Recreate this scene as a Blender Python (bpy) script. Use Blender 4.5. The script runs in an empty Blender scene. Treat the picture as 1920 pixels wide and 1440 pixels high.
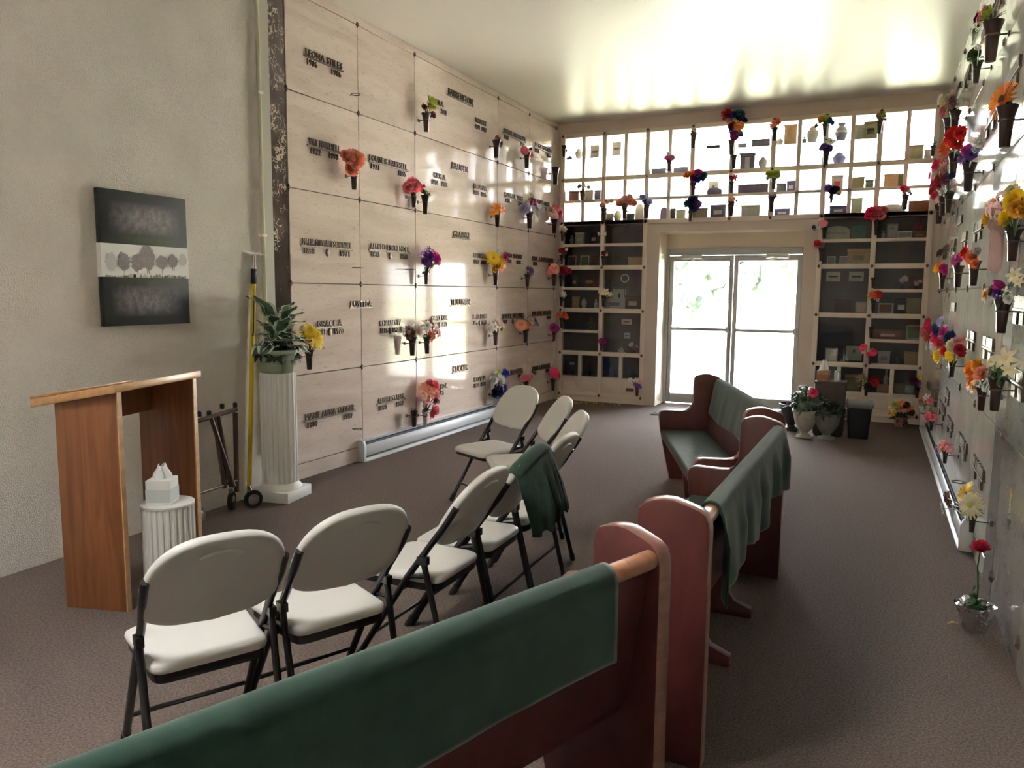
import bpy, bmesh, math, random
from mathutils import Vector, Matrix
PI = math.pi
S = bpy.context.scene
COL = S.collection

# ------------------------------------------------------------------ camera
F_PX, YAW, PITCH, ROLL, CAM_H = 1448.4547, 0.438, 0.1183, -0.0092, 1.5165
def cam_axes():
    cy, sy, cp, sp = math.cos(YAW), math.sin(YAW), math.cos(PITCH), math.sin(PITCH)
    fwd = Vector((-sy*cp, cy*cp, -sp)); right = Vector((cy, sy, 0)); down = fwd.cross(right)
    cr, sr = math.cos(ROLL), math.sin(ROLL)
    return cr*right+sr*down, -sr*right+cr*down, fwd
RGT, DWN, FWD = cam_axes()
CAM = Vector((0, 0, CAM_H))
cd = bpy.data.cameras.new('camera'); cam = bpy.data.objects.new('camera', cd); COL.objects.link(cam)
cd.sensor_width = 36; cd.lens = 36*F_PX/1920; cd.clip_start = 0.02; cd.clip_end = 400
m3 = Matrix((RGT, -DWN, -FWD)).transposed()
cam.matrix_world = Matrix.Translation(CAM) @ m3.to_4x4()
S.camera = cam

# ------------------------------------------------------------------ daylight and exposure
S.view_settings.view_transform = 'Standard'; S.view_settings.look = 'None'
S.view_settings.gamma = 1; S.view_settings.use_curve_mapping = False
S.view_settings.exposure = 1.36
SKY = 14.0
w = bpy.data.worlds.new('sky'); S.world = w; w.use_nodes = True
bg = w.node_tree.nodes['Background']; bg.inputs[0].default_value = (0.93, 0.97, 1.0, 1); bg.inputs[1].default_value = SKY
sl = bpy.data.lights.new('sun', 'SUN'); sl.energy = 170; sl.angle = 0.01; sl.color = (1.0, 0.96, 0.90)
so = bpy.data.objects.new('sun', sl); COL.objects.link(so); so.rotation_euler = Vector((-0.62, 0.0, -0.78)).to_track_quat('-Z', 'Y').to_euler()
cy_ = S.cycles
cy_.use_denoising = True
cy_.max_bounces = 10; cy_.diffuse_bounces = 6; cy_.glossy_bounces = 4; cy_.transmission_bounces = 6; cy_.transparent_max_bounces = 12
cy_.caustics_reflective = False; cy_.caustics_refractive = False; cy_.sample_clamp_indirect = 12.0

XL, XR, YB, ZC = -4.111, 0.60, 10.224, 3.819
YR = -3.0                     # the wall behind the camera
def portal(loc, rot, sx, sy):
    l = bpy.data.lights.new('window_light_portal', 'AREA'); l.shape = 'RECTANGLE'; l.size = sx; l.size_y = sy
    l.cycles.is_portal = True
    o = bpy.data.objects.new('window_light_portal', l); o.location = loc; o.rotation_euler = rot; COL.objects.link(o)
portal((-1.77, YB+0.46, 3.05), (-PI/2, 0, 0), 4.6, 1.25)
portal((-1.75, YB+0.5, 1.0), (-PI/2, 0, 0), 1.8, 2.1)

# ------------------------------------------------------------------ pixel -> point on a real plane
def ray(px, py): return RGT*((px-960)/F_PX) + DWN*((py-720)/F_PX) + FWD
def on_x(px, py, x): d = ray(px, py); return CAM + d*(x/d.x)
def on_y(px, py, y): d = ray(px, py); return CAM + d*(y/d.y)
def on_z(px, py, z=0.0): d = ray(px, py); return CAM + d*((z-CAM_H)/d.z)
def m_per_px(p): return (Vector(p)-CAM).dot(FWD)/F_PX

# ------------------------------------------------------------------ materials
def nd(nt, t, x=None, **kw):
    n = nt.nodes.new(t)
    for k, v in kw.items(): setattr(n, k, v)
    return n
MATS = {}
def mat(name, col, rough=0.5, metal=0.0, var=None, scale=8.0, bump=0.0, bscale=60.0, spec=0.5, coat=0.0, stretch=(1, 1, 1), detail=4.0, sheen=0.0, island=False):
    """Principled material; var = second colour mixed in by noise, bump = fine relief."""
    if name in MATS: return MATS[name]
    m = bpy.data.materials.new(name); m.use_nodes = True; nt = m.node_tree; b = nt.nodes['Principled BSDF']
    b.inputs['Base Color'].default_value = (*col, 1); b.inputs['Roughness'].default_value = rough; b.inputs['Metallic'].default_value = metal
    b.inputs['Specular IOR Level'].default_value = spec; b.inputs['Coat Weight'].default_value = coat
    if sheen: b.inputs['Sheen Weight'].default_value = sheen; b.inputs['Sheen Roughness'].default_value = 0.5
    if var or bump:
        tc = nd(nt, 'ShaderNodeTexCoord'); mp = nd(nt, 'ShaderNodeMapping'); mp.inputs['Scale'].default_value = stretch
        nt.links.new(tc.outputs['Object'], mp.inputs['Vector'])
    if var:
        nz = nd(nt, 'ShaderNodeTexNoise'); nz.inputs['Scale'].default_value = scale; nz.inputs['Detail'].default_value = detail
        nt.links.new(mp.outputs[0], nz.inputs['Vector'])
        cr = nd(nt, 'ShaderNodeValToRGB'); cr.color_ramp.elements[0].position = 0.35; cr.color_ramp.elements[1].position = 0.65
        cr.color_ramp.elements[0].color = (*col, 1); cr.color_ramp.elements[1].color = (*var, 1)
        nt.links.new(nz.outputs['Fac'], cr.inputs[0]); nt.links.new(cr.outputs[0], b.inputs['Base Color'])
    if bump:
        nb = nd(nt, 'ShaderNodeTexNoise'); nb.inputs['Scale'].default_value = bscale; nb.inputs['Detail'].default_value = 3
        nt.links.new(mp.outputs[0], nb.inputs['Vector'])
        bp = nd(nt, 'ShaderNodeBump'); bp.inputs['Strength'].default_value = bump; bp.inputs['Distance'].default_value = 0.01
        nt.links.new(nb.outputs['Fac'], bp.inputs['Height']); nt.links.new(bp.outputs[0], b.inputs['Normal'])
    MATS[name] = m; return m

def stone(name, c1, c2, c3, rough, stretch, vein=None, spec=0.5):
    """polished stone: stretched bands, fine speckle, optional veins; every slab shifts the pattern."""
    m = bpy.data.materials.new(name); m.use_nodes = True; nt = m.node_tree; b = nt.nodes['Principled BSDF']
    b.inputs['Roughness'].default_value = rough; b.inputs['Specular IOR Level'].default_value = spec
    tc = nd(nt, 'ShaderNodeTexCoord'); oi = nd(nt, 'ShaderNodeObjectInfo')
    ml = nd(nt, 'ShaderNodeVectorMath', operation='SCALE'); ml.inputs[0].default_value = (13, 7, 17); nt.links.new(oi.outputs['Random'], ml.inputs['Scale'])
    ad = nd(nt, 'ShaderNodeVectorMath', operation='ADD'); nt.links.new(tc.outputs['Object'], ad.inputs[0]); nt.links.new(ml.outputs[0], ad.inputs[1])
    mp = nd(nt, 'ShaderNodeMapping'); mp.inputs['Scale'].default_value = stretch; nt.links.new(ad.outputs[0], mp.inputs['Vector'])
    n1 = nd(nt, 'ShaderNodeTexNoise'); n1.inputs['Scale'].default_value = 3.0; n1.inputs['Detail'].default_value = 6; n1.inputs['Distortion'].default_value = 0.6
    nt.links.new(mp.outputs[0], n1.inputs['Vector'])
    cr = nd(nt, 'ShaderNodeValToRGB'); e = cr.color_ramp.elements; e[0].position = 0.3; e[0].color = (*c1, 1); e[1].position = 0.72; e[1].color = (*c3, 1)
    k = e.new(0.52); k.color = (*c2, 1)
    nt.links.new(n1.outputs['Fac'], cr.inputs[0]); out = cr.outputs[0]
    n2 = nd(nt, 'ShaderNodeTexNoise'); n2.inputs['Scale'].default_value = 42.0; n2.inputs['Detail'].default_value = 3
    nt.links.new(mp.outputs[0], n2.inputs['Vector'])
    c2r = nd(nt, 'ShaderNodeValToRGB'); c2r.color_ramp.elements[0].position = 0.28; c2r.color_ramp.elements[0].color = (0.72, 0.68, 0.64, 1); c2r.color_ramp.elements[1].position = 0.42; c2r.color_ramp.elements[1].color = (1, 1, 1, 1)
    nt.links.new(n2.outputs['Fac'], c2r.inputs[0])
    mx = nd(nt, 'ShaderNodeMix', data_type='RGBA', blend_type='MULTIPLY'); mx.inputs[0].default_value = 0.7
    nt.links.new(out, mx.inputs[6]); nt.links.new(c2r.outputs[0], mx.inputs[7]); out = mx.outputs[2]
    if vein:
        vo = nd(nt, 'ShaderNodeTexVoronoi', feature='DISTANCE_TO_EDGE'); vo.inputs['Scale'].default_value = 5.5
        nw = nd(nt, 'ShaderNodeTexNoise'); nw.inputs['Scale'].default_value = 7.0; nw.inputs['Detail'].default_value = 5; nt.links.new(ad.outputs[0], nw.inputs['Vector'])
        a2 = nd(nt, 'ShaderNodeVectorMath', operation='ADD'); nt.links.new(ad.outputs[0], a2.inputs[0]); nt.links.new(nw.outputs['Color'], a2.inputs[1]); nt.links.new(a2.outputs[0], vo.inputs['Vector'])
        n3 = nd(nt, 'ShaderNodeTexNoise'); n3.inputs['Scale'].default_value = 6.0; nt.links.new(ad.outputs[0], n3.inputs['Vector'])
        th = nd(nt, 'ShaderNodeMath', operation='MULTIPLY'); th.inputs[1].default_value = 0.42; nt.links.new(n3.outputs['Fac'], th.inputs[0])
        lt = nd(nt, 'ShaderNodeMath', operation='LESS_THAN'); nt.links.new(vo.outputs['Distance'], lt.inputs[0]); 
        sb = nd(nt, 'ShaderNodeMath', operation='SUBTRACT'); sb.inputs[1].default_value = 0.215; nt.links.new(th.outputs[0], sb.inputs[0]); nt.links.new(sb.outputs[0], lt.inputs[1])
        m2 = nd(nt, 'ShaderNodeMix', data_type='RGBA'); nt.links.new(lt.outputs[0], m2.inputs[0]); nt.links.new(out, m2.inputs[6]); m2.inputs[7].default_value = (*vein, 1); out = m2.outputs[2]
    hs = nd(nt, 'ShaderNodeHueSaturation'); mr = nd(nt, 'ShaderNodeMapRange'); mr.inputs[3].default_value = 0.94; mr.inputs[4].default_value = 1.05
    nt.links.new(oi.outputs['Random'], mr.inputs[0]); nt.links.new(mr.outputs[0], hs.inputs['Value']); nt.links.new(out, hs.inputs['Color'])
    nt.links.new(hs.outputs[0], b.inputs['Base Color'])
    MATS[name] = m; return m

def wood(name, c1, c2, rough, stretch, coat=0.2, scale=3.0):
    m = bpy.data.materials.new(name); m.use_nodes = True; nt = m.node_tree; b = nt.nodes['Principled BSDF']
    b.inputs['Roughness'].default_value = rough; b.inputs['Coat Weight'].default_value = coat; b.inputs['Coat Roughness'].default_value = 0.2
    tc = nd(nt, 'ShaderNodeTexCoord'); mp = nd(nt, 'ShaderNodeMapping'); mp.inputs['Scale'].default_value = stretch
    nt.links.new(tc.outputs['Object'], mp.inputs['Vector'])
    n1 = nd(nt, 'ShaderNodeTexNoise'); n1.inputs['Scale'].default_value = scale; n1.inputs['Detail'].default_value = 6; n1.inputs['Distortion'].default_value = 1.2
    nt.links.new(mp.outputs[0], n1.inputs['Vector'])
    cr = nd(nt, 'ShaderNodeValToRGB'); cr.color_ramp.elements[0].position = 0.36; cr.color_ramp.elements[1].position = 0.62
    cr.color_ramp.elements[0].color = (*c1, 1); cr.color_ramp.elements[1].color = (*c2, 1)
    nt.links.new(n1.outputs['Fac'], cr.inputs[0]); nt.links.new(cr.outputs[0], b.inputs['Base Color'])
    MATS[name] = m; return m

def glass(name, tint=(1, 1, 1), gloss=0.08):
    m = bpy.data.materials.new(name); m.use_nodes = True; nt = m.node_tree
    nt.nodes.remove(nt.nodes['Principled BSDF']); out = nt.nodes['Material Output']
    t = nd(nt, 'ShaderNodeBsdfTransparent'); t.inputs[0].default_value = (*tint, 1)
    g = nd(nt, 'ShaderNodeBsdfGlossy'); g.inputs['Roughness'].default_value = 0.03
    fr = nd(nt, 'ShaderNodeFresnel'); fr.inputs[0].default_value = 1.45
    mx = nd(nt, 'ShaderNodeMixShader'); nt.links.new(fr.outputs[0], mx.inputs[0]); nt.links.new(t.outputs[0], mx.inputs[1]); nt.links.new(g.outputs[0], mx.inputs[2])
    nt.links.new(mx.outputs[0], out.inputs[0]); MATS[name] = m; return m

M_PLASTER = mat('rough_plaster', (0.68, 0.625, 0.565), 0.9, var=(0.75, 0.695, 0.63), scale=3, bump=0.9, bscale=130)
M_CEIL = mat('gloss_paint_ceiling', (0.72, 0.69, 0.62), 0.36, bump=0.05, bscale=5, spec=0.20)
M_CARPET = mat('brown_carpet', (0.120, 0.089, 0.078), 0.95, var=(0.215, 0.168, 0.150), scale=110, bump=0.6, bscale=420, spec=0.15)
M_MARBLE = stone('cream_marble', (0.63, 0.515, 0.455), (0.72, 0.605, 0.55), (0.77, 0.665, 0.61), 0.075, (1, 0.35, 2.2), spec=0.07)
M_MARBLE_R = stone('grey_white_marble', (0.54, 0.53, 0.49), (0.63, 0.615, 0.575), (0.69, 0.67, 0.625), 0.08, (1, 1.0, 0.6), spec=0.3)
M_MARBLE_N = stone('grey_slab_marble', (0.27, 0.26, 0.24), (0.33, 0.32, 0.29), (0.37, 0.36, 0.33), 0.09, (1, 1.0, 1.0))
M_DARKMARBLE = stone('brown_veined_marble', (0.045, 0.032, 0.030), (0.085, 0.062, 0.058), (0.14, 0.11, 0.10), 0.10, (1, 1, 1), vein=(0.62, 0.52, 0.43))
M_GREYMARBLE = stone('grey_strip_marble', (0.16, 0.155, 0.155), (0.22, 0.21, 0.21), (0.28, 0.27, 0.26), 0.12, (1, 1, 1))
M_JOINT = mat('joint_backing', (0.10, 0.08, 0.065), 0.8)
M_BRONZE = mat('bronze_letters', (0.14, 0.10, 0.075), 0.42, 0.4)
M_VASE = mat('brown_vase_plastic', (0.040, 0.020, 0.018), 0.30, spec=0.5)
M_FRAME = mat('cream_frame_paint', (0.80, 0.70, 0.61), 0.35)
M_WALLPAINT = mat('beige_wall_paint', (0.68, 0.585, 0.51), 0.55)
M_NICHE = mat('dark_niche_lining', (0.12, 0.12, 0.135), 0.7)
M_ALU = mat('grey_aluminium', (0.42, 0.43, 0.44), 0.35, 0.5)
M_GLASS = glass('clear_glass')
M_WHITEPL = mat('white_chair_plastic', (0.73, 0.71, 0.685), 0.42, bump=0.05, bscale=300)
M_BLACK = mat('black_steel_tube', (0.012, 0.012, 0.014), 0.30, spec=0.6)
M_RUBBER = mat('black_rubber', (0.015, 0.015, 0.015), 0.7)
M_PEW = wood('mahogany_pew_wood', (0.064, 0.012, 0.0115), (0.090, 0.018, 0.016), 0.46, (3, 3, 1.2), 0.04)
M_PEWEDGE = wood('pale_pew_edge', (0.20, 0.085, 0.065), (0.27, 0.12, 0.09), 0.3, (2, 2, 8), 0.4)
M_RAIL = wood('pale_rail_wood', (0.36, 0.155, 0.085), (0.46, 0.22, 0.125), 0.3, (9, 2, 9), 0.3)
M_OAK = wood('golden_oak', (0.165, 0.056, 0.019), (0.26, 0.10, 0.035), 0.42, (7, 7, 0.6), 0.15, 2.2)
M_OAKTOP = wood('pale_oak_edge', (0.46, 0.25, 0.11), (0.56, 0.32, 0.15), 0.4, (6, 2, 6), 0.15)
M_GREEN = mat('green_fleece', (0.012, 0.038, 0.028), 0.95, var=(0.018, 0.050, 0.037), scale=14, bump=0.18, bscale=700, sheen=0.35, spec=0.1)
M_GREEN2 = mat('dark_green_towel', (0.024, 0.048, 0.036), 0.95, var=(0.034, 0.062, 0.048), scale=18, bump=0.4, bscale=260, sheen=0.3, spec=0.1)
M_SEATFAB = mat('green_pew_cushion', (0.035, 0.062, 0.052), 0.6, var=(0.05, 0.085, 0.07), scale=20, bump=0.25, bscale=200, spec=0.4)
M_WHITE = mat('white_paint', (0.76, 0.75, 0.72), 0.5)
M_HEATER = mat('white_heater_enamel', (0.66, 0.68, 0.71), 0.4)
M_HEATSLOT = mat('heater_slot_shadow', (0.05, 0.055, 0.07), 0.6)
M_CHROME = mat('worn_chrome', (0.62, 0.58, 0.54), 0.22, 1.0)
M_BROWNTUBE = mat('brown_metal_tube', (0.10, 0.055, 0.048), 0.35, 0.3)
M_STEM = mat('flower_stem_green', (0.05, 0.12, 0.035), 0.6)
M_LEAF = mat('leaf_green', (0.030, 0.085, 0.028), 0.55, var=(0.055, 0.14, 0.045), scale=30)
M_DKLEAF = mat('dark_leaf_green', (0.014, 0.032, 0.016), 0.55, var=(0.03, 0.06, 0.03), scale=30)

# ------------------------------------------------------------------ mesh helper
class MB:
    def __init__(s): s.v = []; s.f = []; s.mi = []
    def add(s, vs, fs, mi=0):
        o = len(s.v); s.v += [tuple(x) for x in vs]; s.f += [tuple(i+o for i in f) for f in fs]; s.mi += [mi]*len(fs); return s
    def box(s, x0, x1, y0, y1, z0, z1, mi=0, M=None):
        vs = [Vector((x, y, z)) for x in (x0, x1) for y in (y0, y1) for z in (z0, z1)]
        if M is not None: vs = [M @ p for p in vs]
        return s.add(vs, [(0, 1, 3, 2), (4, 6, 7, 5), (0, 4, 5, 1), (2, 3, 7, 6), (0, 2, 6, 4), (1, 5, 7, 3)], mi)
    def cbox(s, c, sx, sy, sz, mi=0, M=None):
        return s.box(c[0]-sx/2, c[0]+sx/2, c[1]-sy/2, c[1]+sy/2, c[2]-sz/2, c[2]+sz/2, mi, M)
    def tube(s, pts, r, n=8, mi=0, cap=True, squash=None):
        pts = [Vector(p) for p in pts]; rr = r if isinstance(r, (list, tuple)) else [r]*len(pts)
        rings = []; prev = None
        for i, p in enumerate(pts):
            t = (pts[min(i+1, len(pts)-1)]-pts[max(i-1, 0)]).normalized()
            if prev is None:
                a = Vector((0, 0, 1)) if abs(t.z) < 0.9 else Vector((1, 0, 0)); u = t.cross(a).normalized()
            else: u = (prev - t*prev.dot(t)).normalized()
            prev = u; v = t.cross(u)
            rings.append([p+(u*math.cos(2*PI*k/n)+v*math.sin(2*PI*k/n))*rr[i] for k in range(n)])
        vs = [q for g in rings for q in g]; fs = []
        for i in range(len(rings)-1):
            for k in range(n): fs.append((i*n+k, i*n+(k+1) % n, (i+1)*n+(k+1) % n, (i+1)*n+k))
        if cap: fs.append(tuple(range(n))[::-1]); fs.append(tuple((len(rings)-1)*n+k for k in range(n)))
        return s.add(vs, fs, mi)
    def lathe(s, prof, n=16, c=(0, 0, 0), mi=0, M=None, close=True, flute=None):
        vs = []; fs = []
        for j, (r, z) in enumerate(prof):
            for k in range(n):
                rr = r
                if flute and flute[1] <= j <= flute[2] and k % 2: rr = r*flute[0]
                p = Vector((c[0]+rr*math.cos(2*PI*k/n), c[1]+rr*math.sin(2*PI*k/n), c[2]+z)); vs.append(M @ p if M is not None else p)
        for j in range(len(prof)-1):
            for k in range(n): fs.append((j*n+k, j*n+(k+1) % n, (j+1)*n+(k+1) % n, (j+1)*n+k))
        if close:
            if prof[0][0] > 1e-4: fs.append(tuple(range(n))[::-1])
            if prof[-1][0] > 1e-4: fs.append(tuple((len(prof)-1)*n+k for k in range(n)))
        return s.add(vs, fs, mi)
    def prism(s, poly, t0, t1, place, mi=0):
        """poly 2-D outline extruded from t0 to t1; place(a, b, t) -> point"""
        n = len(poly); vs = [place(a, b, t0) for a, b in poly]+[place(a, b, t1) for a, b in poly]
        fs = [tuple(range(n))[::-1], tuple(range(n, 2*n))]+[(i, (i+1) % n, n+(i+1) % n, n+i) for i in range(n)]
        return s.add(vs, fs, mi)
    def grid(s, fn, nu, nv, mi=0, wrap=False):
        vs = [fn(i/nu, j/nv) for i in range(nu+1) for j in range(nv+1)]
        fs = [(i*(nv+1)+j, (i+1)*(nv+1)+j, (i+1)*(nv+1)+j+1, i*(nv+1)+j+1) for i in range(nu) for j in range(nv)]
        return s.add(vs, fs, mi)
    def mesh(s, name, mats, bevel=0, smooth=35, seg=2):
        me = bpy.data.meshes.new(name); me.from_pydata([tuple(p) for p in s.v], [], s.f)
        mats = mats if isinstance(mats, (list, tuple)) else [mats]
        for m in mats: me.materials.append(m)
        if len(mats) > 1: me.polygons.foreach_set('material_index', s.mi)
        bm = bmesh.new(); bm.from_mesh(me); bmesh.ops.recalc_face_normals(bm, faces=bm.faces)
        if bevel:
            ed = [e for e in bm.edges if len(e.link_faces) == 2 and e.calc_face_angle(0) > 0.6]
            bmesh.ops.bevel(bm, geom=ed, offset=bevel, segments=seg, profile=0.5, affect='EDGES', clamp_overlap=True)
        bm.to_mesh(me); bm.free()
        if smooth:
            me.polygons.foreach_set('use_smooth', [True]*len(me.polygons)); me.set_sharp_from_angle(angle=math.radians(smooth))
        me.update(); return me
    def build(s, name, mats, parent=None, bevel=0, smooth=35, seg=2):
        return link(name, s.mesh(name, mats, bevel, smooth, seg), parent)
def link(name, me, parent=None):
    o = bpy.data.objects.new(name, me); COL.objects.link(o)
    if parent is not None: o.parent = parent
    return o
def tag(o, label=None, cat=None, group=None, kind=None):
    if label: o['label'] = label
    if cat: o['category'] = cat
    if group: o['group'] = group
    if kind: o['kind'] = kind
    return o
def thing(name, label, cat, loc=(0, 0, 0), rz=0.0, group=None):
    o = bpy.data.objects.new(name, None); COL.objects.link(o); o.location = loc; o.rotation_euler = (0, 0, rz); o.empty_display_size = 0.05
    return tag(o, label, cat, group)
def struct(name, mb, mats, parent=None, bevel=0, smooth=0):
    o = mb.build(name, mats, parent, bevel, smooth)
    if parent is None: o['kind'] = 'structure'
    return o
def copy_tree(o, parent=None):
    c = o.copy(); COL.objects.link(c); c.parent = parent
    for ch in o.children: copy_tree(ch, c)
    return c
def at(px, py, wall, off):
    if wall == 'L': return on_x(px, py, XL+off)
    if wall == 'R': return on_x(px, py, XR-off)
    return on_y(px, py, YB-off)
# ================================================================== the room
struct('floor', MB().box(XL-0.3, XR+0.3, YR-0.2, YB+0.42, -0.12, 0), M_CARPET)
ce = MB(); _x0, _x1, _y0, _y1 = -3.1, -1.9, -0.9, 0.9
ce.box(XL-0.3, XR+0.3, _y1, YB+0.5, ZC, ZC+0.15); ce.box(XL-0.3, XR+0.3, YR-0.3, _y0, ZC, ZC+0.15); ce.box(XL-0.3, _x0, _y0, _y1, ZC, ZC+0.15); ce.box(_x1, XR+0.3, _y0, _y1, ZC, ZC+0.15)
struct('ceiling', ce, M_CEIL)

# side wall with plaster (near) and marble crypt fronts (far)
KY = [4.726, 5.626, 6.526, 8.326, 9.226, 10.126]
ROWZ = [0.13, 0.845, 1.572, 2.297, 3.022, 3.747]
wl = struct('wall_left', MB().box(XL-0.25, XL-0.028, 4.3, YB+0.4, 0, ZC), M_JOINT)
pl = MB().box(XL-0.25, XL+0.02, YR-0.3, 4.42, 0, ZC).build('plaster_face', M_PLASTER, wl)
def slab_panel(parent, wall, y0, y1, z0, z1, m, name='panel', g=0.003, t=0.03):
    x0, x1 = (XL-t, XL) if wall == 'L' else (XR, XR+t)
    return MB().box(x0, x1, y0+g, y1-g, z0+g, z1-g).build(name, m, parent, bevel=0.0025, smooth=0, seg=1)
for i in range(len(KY)-1):
    for j in range(5): slab_panel(wl, 'L', KY[i], KY[i+1], ROWZ[j], ROWZ[j+1], M_MARBLE)
for j in range(5): slab_panel(wl, 'L', KY[-1], YB, ROWZ[j], ROWZ[j+1], M_MARBLE)
hy = [4.726, 6.3, 7.0, 8.35, 9.7, YB]
for a, b_ in zip(hy, hy[1:]): slab_panel(wl, 'L', a, b_, ROWZ[-1], ZC, M_MARBLE, 'header_panel')
for a, b_ in zip(KY, KY[1:]+[YB]): slab_panel(wl, 'L', a, b_, 0.0, ROWZ[0], M_MARBLE, 'base_panel')
slab_panel(wl, 'L', 4.516, 4.722, 0.0, ZC, M_DARKMARBLE, 'marble_strip', t=0.03)
MB().box(XL-0.02, XL+0.035, 4.425, 4.512, 0, ZC).build('corner_strip', mat('grey_corner_strip', (0.40, 0.37, 0.31), 0.5), wl)
def rosette_mesh():
    m = MB(); r = 0.024
    m.add([(r, 0, 0), (0, r*1.25, 0), (-r, 0, 0), (0, -r*1.25, 0), (r*.5, 0, .012), (0, r*.6, .012), (-r*.5, 0, .012), (0, -r*.6, .012)],
          [(0, 1, 5, 4), (1, 2, 6, 5), (2, 3, 7, 6), (3, 0, 4, 7), (4, 5, 6, 7)])
    return m.mesh('rosette', M_BRONZE, smooth=0)
ROS = rosette_mesh()
# local x -> along wall, y -> up, z -> out of the wall
def wall_matrix(wall, p):
    if wall == 'L': R_ = Matrix(((0, 0, 1), (1, 0, 0), (0, 1, 0)))
    elif wall == 'R': R_ = Matrix(((0, 0, -1), (-1, 0, 0), (0, 1, 0)))
    else: R_ = Matrix(((1, 0, 0), (0, 0, -1), (0, 1, 0)))
    return Matrix.Translation(p) @ R_.to_4x4()
def rosette(parent, wall, p, s=1.0):
    o = link('rosette', ROS, parent); o.matrix_world = wall_matrix(wall, p) @ Matrix.Scale(s, 4); return o
for y in KY[:-1]+[10.126]:
    for z in ROWZ[1:]: rosette(wl, 'L', Vector((XL, y, z)))

# aisle-side wall
KR = [4.70, 5.60, 6.58, 7.50, 8.457, 9.46]
wr = struct('wall_right', MB().box(XR+0.028, XR+0.25, YR-0.3, YB+0.4, 0, ZC), M_JOINT)
for a, b_ in zip(KR, KR[1:]+[YB]):
    for j in range(5): slab_panel(wr, 'R', a, b_, ROWZ[j], ROWZ[j+1], M_MARBLE_R)
    slab_panel(wr, 'R', a, b_, 0, ROWZ[0], M_MARBLE_R, 'base_panel')
    slab_panel(wr, 'R', a, b_, ROWZ[-1], ZC, M_MARBLE_R, 'header_panel')
for j in range(5): slab_panel(wr, 'R', 4.40, 4.69, ROWZ[j] if j else 0, ROWZ[j+1] if j < 4 else ZC, M_GREYMARBLE, 'marble_strip')
ky2 = [YR, -0.95, 0.85, 1.75, 2.65, 3.57, 4.39]
for a, b_ in zip(ky2, ky2[1:]):
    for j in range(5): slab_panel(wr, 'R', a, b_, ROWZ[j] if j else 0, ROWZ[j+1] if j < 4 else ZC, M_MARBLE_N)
for y in KR[1:]:
    for z in ROWZ[1:]: rosette(wr, 'R', Vector((XR, y, z)))
for y in (3.57, 4.39):
    for z in ROWZ[:2]: rosette(wr, 'R', Vector((XR, y, z)), 1.2)

# ------------------------------------------------------------------ wall at the far end: header, door surround, recess
NX = [-4.035, -3.44, -2.845, -2.25, -1.757, -1.262, -0.666, -0.075, 0.505]
NZ = [3.646, 3.053, 2.466, 1.864, 1.276, 0.676, 0.094]
DX0, DX1, DZ, YD = -2.648, -0.85, 2.322, 10.64
wb = MB()
wb.box(XL-0.25, XR+0.25, YB, YB+0.06, NZ[0]+0.012, ZC)                          # header
wb.box(XL, NX[0]-0.012, YB-0.004, YB+0.06, 0, NZ[0]+0.012); wb.box(NX[-1]+0.012, XR, YB-0.004, YB+0.06, 0, NZ[0]+0.012)
wb.box(NX[2]+0.012, DX0, YB, YB+0.06, 0, NZ[2]-0.012); wb.box(DX1, NX[6]-0.012, YB, YB+0.06, 0, NZ[2]-0.012)
wb.box(DX0, DX1, YB, YB+0.06, DZ, NZ[2]-0.012)
wall_back = struct('wall_back', wb, M_WALLPAINT)
r = MB()                                                                         # recess round the doors
r.box(DX0-0.05, DX0, YB+0.06, YD+0.12, 0, DZ+0.05); r.box(DX1, DX1+0.05, YB+0.06, YD+0.12, 0, DZ+0.05)
r.box(DX0-0.05, DX1+0.05, YB+0.06, YD+0.12, DZ, DZ+0.06); r.box(DX0, DX1, YD, YD+0.06, 2.125, DZ)
r.build('door_reveal', mat('cream_reveal_paint', (0.78, 0.68, 0.55), 0.5), wall_back)
b2 = MB()                                                                        # solid wall behind the lower niches
b2.box(XL-0.25, DX0-0.05, YB+0.44, YB+0.62, 0, 2.40); b2.box(DX1+0.05, XR+0.25, YB+0.44, YB+0.62, 0, 2.40)
b2.box(DX0-0.05, DX1+0.05, YB+0.44, YB+0.62, DZ+0.06, 2.40)
b2.box(XL-0.25, XR+0.25, YB+0.06, YB+0.62, 3.70, ZC)
b2.box(XL-0.25, XL, YB+0.06, YB+0.62, 2.4, ZC); b2.box(XR, XR+0.25, YB+0.06, YB+0.62, 2.4, ZC)
b2.build('outer_masonry', M_WALLPAINT, wall_back)

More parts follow.
